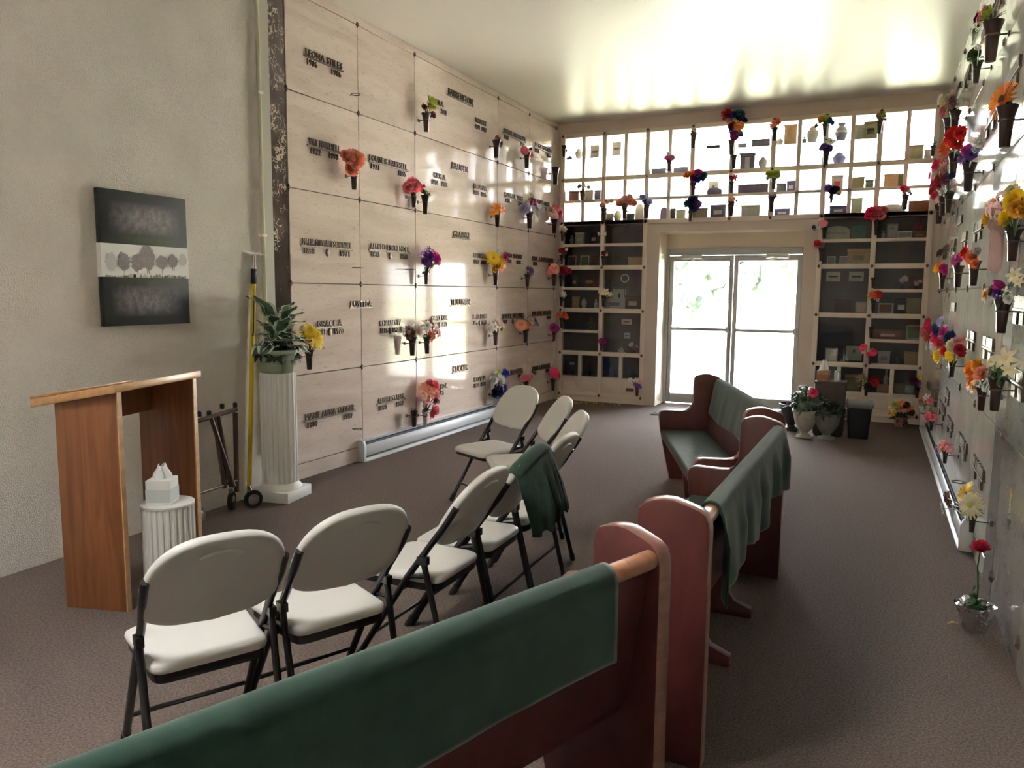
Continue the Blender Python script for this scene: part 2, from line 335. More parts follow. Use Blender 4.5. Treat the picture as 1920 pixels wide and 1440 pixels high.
# ------------------------------------------------------------------ glass doors
def door(n, x0, x1, hinge_left):
    d = thing('door_%d' % n, 'white glass entrance door leaf nearer the %s' % ('marble chair-side wall' if hinge_left else 'wooden box stand'), 'door')
    d['kind'] = 'structure'
    y0, y1 = YD+0.01, YD+0.055; st = 0.055
    f = MB(); f.box(x0, x0+st, y0, y1, 0.01, 2.03); f.box(x1-st, x1, y0, y1, 0.01, 2.03); f.box(x0+st, x1-st, y0, y1, 0.01, 0.14); f.box(x0+st, x1-st, y0, y1, 1.955, 2.03)
    f.build('door_frame', M_ALU, d, bevel=0.004)
    MB().box(x0+st, x1-st, y0+0.018, y0+0.026, 0.14, 1.955).build('pane', M_GLASS, d, smooth=0)
    pb = MB(); pb.box(x0+st-0.01, x1-st+0.01, y0-0.055, y0-0.03, 1.02, 1.06); pb.box(x0+0.02, x0+st+0.01, y0-0.06, y0, 1.0, 1.08); pb.box(x1-st-0.01, x1-0.02, y0-0.06, y0, 1.0, 1.08)
    pb.build('push_bar', M_ALU, d, bevel=0.004)
    cx = x0+0.30 if hinge_left else x1-0.30
    c = MB(); c.box(cx-0.14, cx+0.14, y0-0.06, y0, 1.985, 2.045); c.build('door_closer', mat('silver_closer', (0.6, 0.6, 0.58), 0.35, 0.4), d, bevel=0.006)
    sg = -1 if hinge_left else 1
    MB().tube([(cx, y0-0.07, 1.985), (cx-sg*0.05, y0-0.12, 1.97), (cx-sg*0.16, y0-0.05, 1.965)], 0.012, 6).build('closer_arm', M_WHITE, d)
xm = -1.745
door(1, DX0+0.045, xm-0.004, True); door(2, xm+0.004, DX1-0.045, False)
fr = MB(); fr.box(DX0, DX0+0.045, YD-0.01, YD+0.09, 0, 2.125); fr.box(DX1-0.045, DX1, YD-0.01, YD+0.09, 0, 2.125); fr.box(DX0+0.045, DX1-0.045, YD-0.01, YD+0.09, 2.035, 2.125)
struct('trim_1', fr, M_ALU, bevel=0.004)
tag(bpy.data.objects['trim_1'], 'grey aluminium frame around the pair of glass doors')

# ------------------------------------------------------------------ wall behind the camera, skylight shaft over the lectern end
struct('wall_front', MB().box(XL-0.3, XR+0.3, YR-0.2, YR, 0, ZC), M_WALLPAINT)
SX0, SX1, SY0, SY1, SH = -3.1, -1.9, -0.9, 0.9, 1.5
sh = MB(); zt = ZC+0.15
sh.box(SX0-0.1, SX0, SY0-0.1, SY1+0.1, ZC-0.01, zt+SH); sh.box(SX1, SX1+0.1, SY0-0.1, SY1+0.1, ZC-0.01, zt+SH); sh.box(SX0, SX1, SY0-0.1, SY0, ZC-0.01, zt+SH); sh.box(SX0, SX1, SY1, SY1+0.1, ZC-0.01, zt+SH)
win = struct('window_1', sh, M_WHITE)
MB().box(SX0-0.05, SX1+0.05, SY0-0.05, SY1+0.05, zt+SH+0.01, zt+SH+0.016).build('pane', M_GLASS, win, smooth=0)
portal(((SX0+SX1)/2, (SY0+SY1)/2, zt+SH-0.01), (0, 0, 0), SX1-SX0, SY1-SY0)

# ------------------------------------------------------------------ niche cabinets in the end wall
ROSB = []
def bar_frame(parent, xs, zs, name='frame_bar', wv=0.029, d0=-0.022, d1=0.05):
    """square grid of frame members at the xs and zs"""
    for x in xs: MB().box(x-wv, x+wv, YB+d0, YB+d1, zs[-1]-wv, zs[0]+wv).build(name, M_FRAME, parent, bevel=0.006)
    for z in zs:
        for a, b_ in zip(xs, xs[1:]): MB().box(a+wv, b_-wv, YB+d0+0.003, YB+d1, z-wv, z+wv).build(name, M_FRAME, parent, bevel=0.006)
SHELVES = []           # (x0, x1, z_top) where things stand
def bank(label, xs, zs, cells, backlit, pan=()):
    t = thing('niche_cabinet', label, 'cabinet')
    bar_frame(t, xs, zs)
    wv = 0.022; y1 = YB+0.38
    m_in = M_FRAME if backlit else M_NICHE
    # partitions and shelves of the boxes behind the frame
    for x in xs: MB().box(x-0.012, x+0.012, YB+0.05, y1, zs[-1]-0.02, zs[0]+0.02).build('partition', m_in, t, smooth=0)
    for z in zs: MB().box(xs[0], xs[-1], YB+0.05, y1, z-0.012, z+0.012).build('shelf', m_in, t, smooth=0)
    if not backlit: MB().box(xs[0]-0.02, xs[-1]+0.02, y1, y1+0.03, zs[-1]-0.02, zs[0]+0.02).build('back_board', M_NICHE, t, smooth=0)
    else: MB().box(xs[0]-0.02, xs[-1]+0.02, y1+0.02, y1+0.028, zs[-1]-0.02, zs[0]+0.02).build('outer_pane', M_GLASS, t, smooth=0)
    for i in range(len(xs)-1):
        for j in range(len(zs)-1):
            kind = cells.get((i, j), '')
            x0, x1, zt, zb = xs[i]+wv, xs[i+1]-wv, zs[j]-wv, zs[j+1]+wv
            SHELVES.append((x0, x1, zb)); cols = [(x0, x1)]
            if 'p' in kind:            # closed panel: drawer fronts under the bottom row
                pass
            zmid = (zt+zb)/2+0.005
            if 'v' in kind:
                xm_ = (x0+x1)/2; MB().box(xm_-0.023, xm_+0.023, YB-0.012, YB+0.05, zb, zt).build('mullion', M_FRAME, t, bevel=0.004)
                if backlit: MB().box(xm_-0.004, xm_+0.004, YB+0.05, y1, zb, zt).build('partition', M_FRAME, t, smooth=0)
                cols = [(x0, xm_-0.016), (xm_+0.016, x1)]
            if 'h' in kind:
                MB().box(x0, x1, YB-0.012, YB+0.05, zmid-0.018, zmid+0.018).build('cross_bar', M_FRAME, t, bevel=0.004)
                MB().box(x0, x1, YB+0.05, y1, zmid-0.006, zmid+0.006).build('shelf', m_in, t, smooth=0); SHELVES.append((x0, x1, zmid+0.018))
            if 'g' in kind:
                MB().box(x0, x1, YB+0.06, y1-0.02, zmid-0.003, zmid+0.003).build('glass_shelf', M_GLASS, t, smooth=0); SHELVES.append((x0, x1, zmid+0.003))
            rows = [(zb, zmid-0.018), (zmid+0.018, zt)] if 'h' in kind else [(zb, zt)]
            if 'd' in kind:            # drawer panel under a pane
                rows = [(zb+0.235, zt)]; SHELVES.append((x0, x1, zb+0.235))
                MB().box(x0, x1, YB-0.012, YB+0.05, zb+0.195, zb+0.235).build('cross_bar', M_FRAME, t, bevel=0.004)
                MB().box(x0, x1, YB+0.05, y1, zb+0.2, zb+0.234).build('shelf', m_in, t, smooth=0)
                for a, b_ in cols:
                    MB().box(a, b_, YB, YB+0.05, zb, zb+0.195).build('drawer_front', M_FRAME, t, smooth=0)
                    MB().box(a+0.035, b_-0.035, YB-0.012, YB, zb+0.035, zb+0.16).build('raised_panel', M_FRAME, t, bevel=0.008)
            for a, b_ in cols:
                for c, d in rows: MB().box(a, b_, YB+0.02, YB+0.024, c, d).build('pane', M_GLASS, t, smooth=0)
    for x in xs:
        for z in zs: rosette(t, 'B', Vector((x, YB-0.022, z)), 0.85)
    return t
A = {}
for i in range(8): A[(i, 0)] = 'v' if i not in (3, 4) else ''
for i in (0, 4, 5, 6): A[(i, 0)] += 'g'
for i in range(8): A[(i, 1)] = 'h' + ('v' if i not in (3, 4) else '')
bank('cream framed backlit niche band above the glass doors', NX, NZ[:3], A, True)
Lc = {(0, 0): 'h', (1, 0): 'h', (0, 1): 'h', (1, 1): '', (0, 2): 'h', (1, 2): '', (0, 3): 'vd', (1, 3): 'vd'}
bank('cream framed glass-front niche bank between chair-side wall and doors', NX[:3], NZ[2:], Lc, False)
Rc = {(0, 0): 'h', (1, 0): 'h', (0, 1): '', (1, 1): 'h', (0, 2): '', (1, 2): 'h', (0, 3): 'vd', (1, 3): 'vd'}
bank('cream framed glass-front niche bank behind the box stand', NX[6:], NZ[2:], Rc, False)
pb = MB(); pb.box(NX[0]-0.03, NX[2]+0.03, YB-0.01, YB+0.06, 0, NZ[-1]-0.022); pb.box(NX[6]-0.03, NX[8]+0.03, YB-0.01, YB+0.06, 0, NZ[-1]-0.022)
pb.build('base_board', M_FRAME, wall_back)

_t = bpy.data.objects['niche_cabinet.001']; _p = on_y(1181, 731, YB-.012)
MB().box(_p.x-.055, _p.x+.055, YB-.02, YB-.008, _p.z-.022, _p.z+.022).build('name_plate', M_BRONZE, _t, bevel=.002)
# ------------------------------------------------------------------ outside
struct('ground', MB().box(-60, 60, YB+0.62, 14.5, -0.2, -0.03), mat('concrete_path', (0.52, 0.50, 0.47), 0.9, var=(0.58, 0.56, 0.52), scale=4))
g2 = MB().box(-120, 120, 14.5, 160, -0.25, -0.05).build('lawn', mat('mown_grass', (0.27, 0.29, 0.20), 0.95, var=(0.32, 0.34, 0.24), scale=3)); g2['kind'] = 'structure'
MB_near = MB().box(-60, 60, -40, YR-0.2, -0.25, -0.03).build('ground', MATS['concrete_path']); MB_near['kind'] = 'structure'
def tree(x, y, h, rc, label, seed):
    rnd = random.Random(seed); t = thing('tree', label, 'tree', (x, y, -0.05), group='trees beyond the lawn')
    MB().tube([(0, 0, 0), (0.05*h*.1, 0, h*.3), (0, 0.05, h*.62)], [0.045*h, 0.03*h, 0.015*h], 8).build('trunk', mat('tree_bark', (0.10, 0.07, 0.05), 0.9), t)
    for k in range(9):
        bm = bmesh.new(); bmesh.ops.create_icosphere(bm, subdivisions=3, radius=rc*rnd.uniform(.4, .62))
        for v in bm.verts: v.co *= 1+0.16*math.sin(9*v.co.x+k)*math.sin(8*v.co.y)+rnd.uniform(-.09, .09)
        o = Vector((rnd.uniform(-.6, .6)*rc, rnd.uniform(-.6, .6)*rc, h*.62+rnd.uniform(-.3, .55)*rc))
        bmesh.ops.translate(bm, verts=bm.verts, vec=o); me = bpy.data.meshes.new('crown'); bm.to_mesh(me); bm.free()
        me.materials.append(mat('tree_foliage', (0.020, 0.030, 0.027), 0.9, var=(0.028, 0.040, 0.035), scale=5)); link('crown', me, t)
for i, (px, Y, h, rc) in enumerate([(1290, 60, 6.5, 2.6), (1270, 44, 2.4, 1.2), (1296, 46, 2.2, 1.1), (1418, 55, 5.5, 2.2), (1475, 40, 6.5, 2.4), (1440, 70, 4.5, 2.0), (1340, 75, 3.5, 2)]):
    q = on_y(px, 600, Y)
    tree(q.x, Y, h, rc, ['round leafy tree standing alone on the lawn', 'low dark bush at the lawn edge', 'second low bush beside the first on the lawn', 'tall tree seen through the nearer box-side door leaf', 'large tree at the door edge by the urns', 'distant tree far behind the lawn', 'small distant tree behind the door mullion'][i], i)
# ================================================================== folding chairs
D = dict(fw=.197, fy=.225, tw=.186, ty=-.233, tz=.719, cw=.197, cy=-.110, cz=.489)
def tube_at(s, z):
    k = z/D['tz']; return Vector((s*(D['fw']+(D['tw']-D['fw'])*k), D['fy']+(D['ty']-D['fy'])*k, z))
def rounded(pts, r, n=4):
    out = []; N = len(pts)
    for i in range(N):
        p, a, b = Vector(pts[i]), Vector(pts[i-1]), Vector(pts[(i+1) % N])
        rr = r[i] if isinstance(r, (list, tuple)) else r
        u, v = (a-p).normalized(), (b-p).normalized()
        for k in range(n+1):
            t = k/n; q0, q1 = p+u*rr, p+v*rr; out.append(tuple((q0*(1-t)**2+p*2*t*(1-t)+q1*t*t)))
    return out
def make_chair():
    t = thing('folding_chair', 'x', 'chair', group='white folding chairs in an arc')
    # seat: rounded slab with crowned edges
    prof = rounded([(-.175, -.165), (.175, -.165), (.195, .215), (-.195, .215)], [.05, .05, .06, .06], 5)
    cx, cy = 0, .025; m = MB()
    layers = [(0.90, .383), (0.985, .386), (1.0, .396), (0.985, .409), (0.93, .417), (0.80, .420), (0.4, .417)]
    n = len(prof)
    for k, z in layers: m.v += [(cx+(a-cx)*k, cy+(b-cy)*k, z-(0.012*max(0, (b-.12)/.1) if b > .12 else 0)) for a, b in prof]
    for l in range(len(layers)-1): m.f += [(l*n+i, l*n+(i+1) % n, (l+1)*n+(i+1) % n, (l+1)*n+i) for i in range(n)]
    m.f += [tuple(range(n))[::-1], tuple(range((len(layers)-1)*n, len(layers)*n))]; m.mi = [0]*len(m.f)
    m.build('seat', M_WHITEPL, t, smooth=50)
    m = MB(); m.prism([(a*.96, cy+(b-cy)*.96) for a, b in prof], .352, .386, lambda a, b, z: Vector((a, b, z))); m.build('seat_frame', M_BLACK, t, bevel=.005)
    # backrest: shell in the plane of the tubes, bowed to the rear
    td = (tube_at(1, .7)-tube_at(1, .5)); td.x = 0; td.normalize(); nr = Vector((0, -td.z, td.y))   # rear normal
    if nr.y > 0: nr = -nr
    base = Vector((0, tube_at(1, .565).y, .565)); hw = .207
    def outline(k):
        a = 2*PI*k/48; c, s_ = math.cos(a), math.sin(a)
        if s_ >= 0: return (hw*math.copysign(abs(c)**.72, c), .118+.205*s_**.86)
        return (hw*.985*math.copysign(abs(c)**.30, c), .118-.120*abs(s_)**.38-.012*(1-abs(c)))
    out = [outline(k) for k in range(48)]
    def P(a, b_, off):
        bow = .030*(1-(a/hw)**2)*min(1, max(0, 1.1-b_/.33)) + .006
        return base+td*b_+Vector((a, 0, 0))+nr*(bow+off)
    m = MB(); c0 = (0, .15)
    lay = [(.02, -.013), (.5, -.013), (.88, -.012), (.965, -.008), (1.0, .004), (.985, .018), (.95, .023), (.86, .020), (.5, .016), (.02, .016)]
    n = 48
    for k, off in lay: m.v += [tuple(P(c0[0]+(a-c0[0])*k, c0[1]+(b_-c0[1])*k, off)) for a, b_ in out]
    for l in range(len(lay)-1): m.f += [(l*n+i, l*n+(i+1) % n, (l+1)*n+(i+1) % n, (l+1)*n+i) for i in range(n)]
    m.f += [tuple(range(n))[::-1], tuple(range((len(lay)-1)*n, len(lay)*n))]; m.mi = [0]*len(m.f)
    bk = m.build('backrest', M_WHITEPL, t, smooth=50)
    # recessed hand grip seen as a raised lip on the rear face
    g = MB(); g.tube([P(-.062+.124*i/10, .252+.016*math.sin(PI*i/10), .0165) for i in range(11)], [.004]+[.009]*9+[.004], 6); g.build('grip_lip', M_WHITEPL, bk)
    for s_ in (-1, 1):
        pts = [tube_at(s_, z) for z in (0.0, .2, .4, .55, .66, .725)]
        pts = [Vector((p.x+s_*(.012 if i > 3 else .002 if i > 2 else 0), p.y, p.z))+(nr*(.024 if i > 3 else .012 if i > 2 else 0)) for i, p in enumerate(pts)]
        lg = MB().tube(pts, .0135, 8).build('leg', M_BLACK, t, smooth=60)
        p, q = tube_at(s_, 0), tube_at(s_, .05); MB().tube([p, q], .0165, 8).build('rubber_foot', M_RUBBER, lg)
        pts = [(s_*D['cw'], D['cy'], D['cz']), (s_*.196, -.155, .30), (s_*.194, -.229, 0)]
        lg = MB().tube(pts, .0125, 8).build('leg', M_BLACK, t, smooth=60)
        MB().tube([(s_*.194, -.229, 0), (s_*.194, -.222, .04)], .0155, 8).build('rubber_foot', M_RUBBER, lg)
        k = MB(); p = tube_at(s_, .478); k.box(s_*.197-.012, s_*.197+.012, D['cy']-.022, D['cy']+.022, .470, .500)
        k.tube([p, (s_*.20, D['cy'], .480)], .009, 6); q = tube_at(s_, .41); k.tube([q, (s_*.20, -.132, .425)], .009, 6); k.build('hinge_bracket', M_BLACK, t)
    def bar(a, b_, r): return MB().tube([a, a+Vector((a.x*-.08, 0, .012)), b_+Vector((b_.x*-.08, 0, .012)), b_], r, 6)
    bar(tube_at(-1, .115), tube_at(1, .115), .008).build('crossbar', M_BLACK, t)
    bar(Vector((-.194, -.185, .175)), Vector((.194, -.185, .175)), .007).build('crossbar', M_BLACK, t)
    MB().tube([tube_at(-1, .365)+Vector((0, 0, -.012)), tube_at(1, .365)+Vector((0, 0, -.012))], .008, 6).build('crossbar', M_BLACK, t)
    return t
CH = [(-1.914, 1.728, 61.3, 'white folding chair nearest the oak lectern and fluted side table'),
      (-1.728, 2.111, 65.4, 'white folding chair second from the lectern end of the arc'),
      (-1.634, 2.662, 89.5, 'white folding chair third in the arc, just before the towel chair'),
      (-1.629, 3.079, 91.5, 'white folding chair with the dark green towel over its back'),
      (-1.643, 3.506, 90.7, 'white folding chair half hidden behind the green towel'),
      (-1.781, 4.064, 120.4, 'white folding chair showing its front, between the towel and the pews'),
      (-2.084, 4.598, 124.8, 'white folding chair next to last at the heater end of the arc'),
      (-2.456, 4.912, 154.6, 'white folding chair at the heater end of the arc, seat fully visible')]
c0 = make_chair()
for i, (x, y, a, lab) in enumerate(CH):
    o = c0 if i == 0 else copy_tree(c0)
    o.location = (x, y, 0); o.rotation_euler = (0, 0, math.radians(a)); o['label'] = lab

# ================================================================== pews
def make_pew(L=1.859):
    t = thing('pew', 'x', 'pew', group='three mahogany pews')
    prof = [(0, 0), (0, .79)] + [(.004, .815), (.014, .836), (.034, .850), (.07, .862), (.115, .874), (.15, .875), (.185, .868), (.213, .857), (.228, .838), (.233, .81), (.234, .66), (.240, .625), (.258, .592), (.285, .574), (.33, .570), (.455, .572), (.485, .566), (.502, .548), (.507, .525), (.495, .42), (.455, .22), (.405, .0)]
    for s_ in (-1, 1):
        m = MB(); m.prism(prof, s_*L/2-.03, s_*L/2+.03, lambda a, b_, x: Vector((x, a, b_)))
        e = m.build('end_panel', [M_PEW], t, bevel=.009, smooth=40)
        me = e.data; me.materials.append(M_PEWEDGE)
        for p in me.polygons:                       # the narrow edges are coloured paler than the two faces
            if abs(p.normal.x) < .8: p.material_index = 1
    x0, x1 = -L/2+.03, L/2-.03
    MB().prism([(.030, .80), (.105, .37), (.130, .37), (.055, .80)], x0, x1, lambda a, b_, x: Vector((x, a, b_))).build('back_panel', M_PEW, t, bevel=.003)
    MB().tube([(x0, .034, .806), (x1, .034, .806)], .027, 14).build('top_rail', M_RAIL, t, smooth=60)
    c = MB(); c.box(x0, x1, .115, .485, .365, .415); c.build('seat_cushion', M_SEATFAB, t, bevel=.018, seg=3)
    MB().box(x0, x1, .12, .478, .338, .366).build('seat_board', M_PEW, t, bevel=.003)
    for x in (-.72, -.19, .34):
        m = MB(); m.prism([(.05, 0), (.05, .045), (.13, .075), (.155, .11), (.17, .338), (.40, .338), (.36, .0)], x-.022, x+.022, lambda a, b_, q: Vector((q, a, b_)))
        m.build('support', M_PEW, t, bevel=.004)
    return t
PW = [(-.80, 1.122, 69.2, 'mahogany pew nearest the camera with a flat green throw on its rail'), (-.406, 3.309, 89.0, 'middle mahogany pew with a folded green throw falling behind it'), (-.765, 5.493, 110.6, 'mahogany pew by the glass doors with its seat turned to the chairs')]
p0 = make_pew()
for i, (x, y, a, lab) in enumerate(PW):
    o = p0 if i == 0 else copy_tree(p0)
    o.location = (x, y, 0); o.rotation_euler = (0, 0, math.radians(a)); o['label'] = lab

# ---- fleece throws on the pew rails: cross-section runs front hem -> over the rail -> back hem
def throw(name, label, pew, x0, x1, front, back, fold, m, nu=90, nv=44, seed=0, hem=None, group='green fleece throws on the pews', thick=.006):
    x, y, a, _ = PW[pew]; rc, yc, zc = .034, .034, .806
    def sect(v, F, B):
        tot = F+PI*rc+B; s_ = v*tot
        if s_ < F: return Vector((0, yc+rc+.0, zc-(F-s_))), F-s_, 1
        if s_ < F+PI*rc: q = (s_-F)/rc; return Vector((0, yc+rc*math.cos(q), zc+rc*math.sin(q))), 0, 0
        d = s_-F-PI*rc; return Vector((0, yc-rc, zc-d)), d, -1
    mb = MB()
    def fn(u, v):
        F, B = front(u), back(u); p, d, side = sect(v, F, B)
        p.x = x0+(x1-x0)*u
        if side: 
            amp = fold*min(1, d/.12)
            w_ = amp*(math.sin(u*31+seed+2*d)+.6*math.sin(u*57+1.3*seed-3*d))
            p.y += side*(.004+abs(amp)*.9+w_*.8) + (side > 0)*(d*.17) ; p.x += .35*amp*math.sin(u*40+seed+5*d)
            if side < 0: p.y += 0
        return p
    mb.grid(fn, nu, nv); o = mb.build(name, m, None, smooth=80)
    md = o.modifiers.new('thickness', 'SOLIDIFY'); md.thickness = thick; md.offset = 0
    o.location = (x, y, 0); o.rotation_euler = (0, 0, math.radians(a))
    return tag(o, label, 'blanket', group)
throw('fleece_throw', 'smooth green fleece throw over the rail of the nearest pew', 0, -.92, .715, lambda u: .18, lambda u: .215-.008*math.sin(u*9), .0015, M_GREEN)
throw('fleece_throw', 'wrinkled green fleece throw hanging in folds behind the middle pew', 1, -.80, .86, lambda u: .16, lambda u: .285+.03*math.sin(u*13+1.4)-.03*u, .016, M_GREEN, seed=2)
throw('fleece_throw', 'green fleece throw lying over the seat back of the door-side pew', 2, -.86, .88, lambda u: .25+.012*math.sin(u*11)+.04*max(0, u-.75), lambda u: .2, .003, M_GREEN, seed=4)

# ---- towel over the back of the fourth chair
def towel():
    x, y, a, _ = CH[3]
    td = (tube_at(1, .7)-tube_at(1, .5)); td.x = 0; td.normalize(); nr = Vector((0, -td.z, td.y)); nr = nr if nr.y < 0 else -nr
    base = Vector((0, tube_at(1, .565).y, .565)); hw = .212
    mb = MB()
    def top(ax):
        c = min(1, abs(ax)/hw); return .118+.205*max(0, 1-c**1.6)**.55
    def fn(u, v):
        ax = -.185+.375*u; tp = max(.19, top(max(-.195, min(ax, .15))))+.012; rr = .028
        F = .12; B = .255+.03*math.sin(u*5+.6)-.05*max(0, .25-u)/.25; s_ = v*(F+PI*rr+B)
        fold = .016*math.sin(u*17+.5)+.009*math.sin(u*39)
        if s_ < F: b_, off, dd = tp-(F-s_), -rr-.006, (F-s_)
        elif s_ < F+PI*rr: q = (s_-F)/rr; b_, off, dd = tp+rr*math.sin(q)*.7, -rr*math.cos(q), 0
        else: dd = s_-F-PI*rr; b_, off = tp, rr+.006
        k = min(1, dd/.10)
        p = base+td*b_+Vector((ax, 0, 0))+nr*(.022+off+(abs(fold)*k*1.1 if off > 0 else -.004*k))
        if off > 0: p += Vector((0, -.06*min(1, dd/.2), -1*dd))
        p.x += fold*k*.5
        return p
    mb.grid(fn, 70, 50); o = mb.build('hand_towel', M_GREEN2, None, smooth=80)
    md = o.modifiers.new('thickness', 'SOLIDIFY'); md.thickness = .007; md.offset = 0
    o.location = (x, y, 0); o.rotation_euler = (0, 0, math.radians(a))
    tag(o, 'dark green towel draped in folds over a white chair back', 'towel')
towel()

# ================================================================== lectern (built on its own axes: local x audience side, local y along its width)
def lectern():
    t = thing('lectern', 'golden oak open lectern with slanted top beside the plaster wall', 'lectern', (-3.117, 2.395, 0), math.atan2(.084, .31))
    d = .322; wd = .63
    for yy in (0, wd-.03):
        m = MB(); m.prism([(-d, 0), (0, 0), (0, 1.045), (-d, .985)], yy, yy+.03, lambda a, b_, q: Vector((a, q, b_))); m.build('side_panel', M_OAK, t, bevel=.003)
        MB().prism([(0, 0), (.006, 0), (.006, 1.046), (0, 1.045)], yy, yy+.03, lambda a, b_, q: Vector((a, q, b_))).build('edge_strip', M_OAKTOP, t)
    MB().prism([(-.27, .87), (-.24, .87), (-.24, 1.0), (-.27, .995)], .03, wd-.03, lambda a, b_, q: Vector((a, q, b_))).build('apron', M_OAK, t, bevel=.002)
    m = MB(); m.prism([(-d-.10, .965), (.018, 1.047), (.018, 1.083), (-d-.10, 1.003)], -.03, wd+.03, lambda a, b_, q: Vector((a, q, b_)))
    m.build('top_board', M_OAKTOP, t, bevel=.004)
    MB().prism([(-d-.10, 1.003), (-d-.08, 1.008), (-d-.08, 1.020), (-d-.10, 1.015)], -.03, wd+.03, lambda a, b_, q: Vector((a, q, b_))).build('book_ledge', M_OAKTOP, t, bevel=.002)
lectern()

# fluted side table with tissues
def fluted(n, r, z0, z1, c, m, parent, name='fluted_shaft', steps=1):
    pts = []
    for k in range(n):
        for f, rr in ((.0, r), (.18, r), (.34, r*.94), (.66, r*.94), (.82, r)): 
            a = 2*PI*(k+f)/n; pts.append((c[0]+rr*math.cos(a), c[1]+rr*math.sin(a)))
    MB().prism(pts, z0, z1, lambda a, b_, z: Vector((a, b_, z))).build(name, m, parent, smooth=25)
t = thing('plaster_pedestal', 'short white fluted pedestal with a tissue box, inside the lectern', 'pedestal', (-3.09, 2.63, 0))
fluted(26, .122, .07, .468, (0, 0), M_WHITE, t)
MB().lathe([(.121, .466), (.1235, .470), (.1235, .479), (.121, .482)], 40).build('top_disc', M_WHITE, t)
MB().lathe([(.150, 0), (.150, .05), (.142, .06), (.132, .075)], 40).build('base_disc', M_WHITE, t)
def tissue_box(label, loc, rz, sx, sy, sz, m1, m2, th=.07):
    t = thing('tissue_box', label, 'tissue box', loc, rz)
    MB().box(-sx/2, sx/2, -sy/2, sy/2, 0, sz).build('carton', m1, t, bevel=.003)
    MB().box(-sx/2-.0008, sx/2+.0008, -sy/2-.0008, sy/2+.0008, sz*.1, sz*.62).build('printed_band', m2, t)
    m = MB()
    def fn(u, v):
        a = u*2*PI; r_ = (.028+.012*math.sin(3*a)+.008*math.sin(5*a+v*3))*(1-.55*v**2); return Vector((r_*math.cos(a)*1.2, r_*math.sin(a), sz-.004+v*th*(1+.12*math.sin(2*a))))
    m.grid(fn, 30, 8); m.build('tissue', mat('white_tissue', (.85, .86, .87), .9), t, smooth=60)
tissue_box('white square tissue box on the short fluted pedestal', (-3.10, 2.61, .482), .5, .115, .115, .12, M_WHITE, mat('pale_grey_print', (.56, .60, .60), .5))

# folded church truck against the plaster wall
def church_truck():
    t = thing('casket_trolley', 'folded brown metal casket trolley with rubber wheels leaning on plaster wall', 'trolley', (-3.96, 3.5, 0))
    m = lambda *ps: [Vector(p) for p in ps]
    X0 = .03
    def tb(name, pts, r, mt=M_BROWNTUBE, n=8): return MB().tube(m(*pts), r, n).build(name, mt, t, smooth=60)
    tb('top_rail', [(X0, .0, .66), (X0, .44, .70)], .015); tb('top_rail', [(X0+.06, -.02, .68), (X0+.05, .38, .715)], .012)
    tb('bottom_rail', [(X0, .03, .19), (X0, .42, .205)], .011, M_CHROME)
    for y0, y1 in ((.0, .03), (.43, .42)): tb('side_post', [(X0, y0, .68), (X0, y1, .13)], .017)
    for a, b_, x in ((.22, .40, .02), (.27, .36, .04), (.19, .37, .055), (.30, .33, .015), (.24, .31, .03)): tb('scissor_bar', [(x, a, .685), (x, b_, .18)], .015)
    for y, z, x in ((.10, .70, .05), (.30, .725, .045), (.43, .715, .03), (.2, .69, .03)): MB().lathe([(.012, 0), (.015, .004), (.015, .03), (.008, .036)], 10, (x, y, z)).build('bumper', M_RUBBER, t)
    for y, z in ((.06, .665), (.40, .697), (.06, .195), (.40, .206)): MB().tube([(X0, y-.02, z), (X0, y+.02, z)], .017, 8).build('chrome_sleeve', M_CHROME, t)
    for (y, x, an) in ((.40, .00, .5), (.50, .10, -.5), (.02, .10, .3)):
        M = Matrix.Translation((x, y, .066)) @ Matrix.Rotation(an, 4, 'Z') @ Matrix.Rotation(PI/2, 4, 'Y')
        wh = MB().lathe([(.05, -.014), (.062, -.013), (.066, 0), (.062, .013), (.05, .014)], 24, M=M).build('wheel', M_RUBBER, t, smooth=40)
        MB().lathe([(.0001, -.018), (.02, -.018), (.048, -.012), (.05, 0), (.048, .012), (.02, .018), (.0001, .018)], 20, M=M).build('hubcap', M_CHROME, wh, smooth=40)
        MB().tube([(x, y, .066), (x*.7+.01, y-.02, .16)], .014, 8).build('caster_fork', M_CHROME, t)
church_truck()

# yellow reaching pole, conduit, column with planter
t = thing('reach_pole', 'yellow telescopic pole with white crossbar leaning beside the column', 'pole')
p0_, p1_ = Vector((-4.066, 4.17, 0.0)), Vector((-4.066, 4.30, 1.80))
L_ = lambda k: p0_.lerp(p1_, k)
MB().tube([L_(0), L_(.90)], .017, 10).build('shaft', mat('yellow_fibreglass', (.62, .44, .03), .35), t)
MB().tube([L_(.865), L_(.925)], .021, 10).build('grip', M_RUBBER, t)
MB().tube([L_(.92), L_(.985)], .012, 8).build('extension', M_CHROME, t)
MB().tube([L_(.985)+Vector((0, -.12, .012)), L_(.985)+Vector((.0, 0, 0)), L_(.985)+Vector((0, .12, -.006))], .008, 6).build('crossbar', M_WHITE, t)
MB().tube([L_(.66)+Vector((.016, -.008, 0)), L_(.82)+Vector((.016, -.008, 0))], .004, 5).build('printed_stripe', M_RUBBER, t)
t = thing('conduit_pipe', 'slim cream conduit pipe running up the wall corner', 'pipe')
MB().tube([(XL+.045, 4.395, .3), (XL+.045, 4.395, ZC)], .014, 10).build('pipe', mat('cream_pipe', (.62, .58, .44), .4), t)
for z in (.9, 1.9, 2.9): MB().box(XL+.02, XL+.06, 4.372, 4.418, z, z+.02).build('clip', M_FRAME, t)

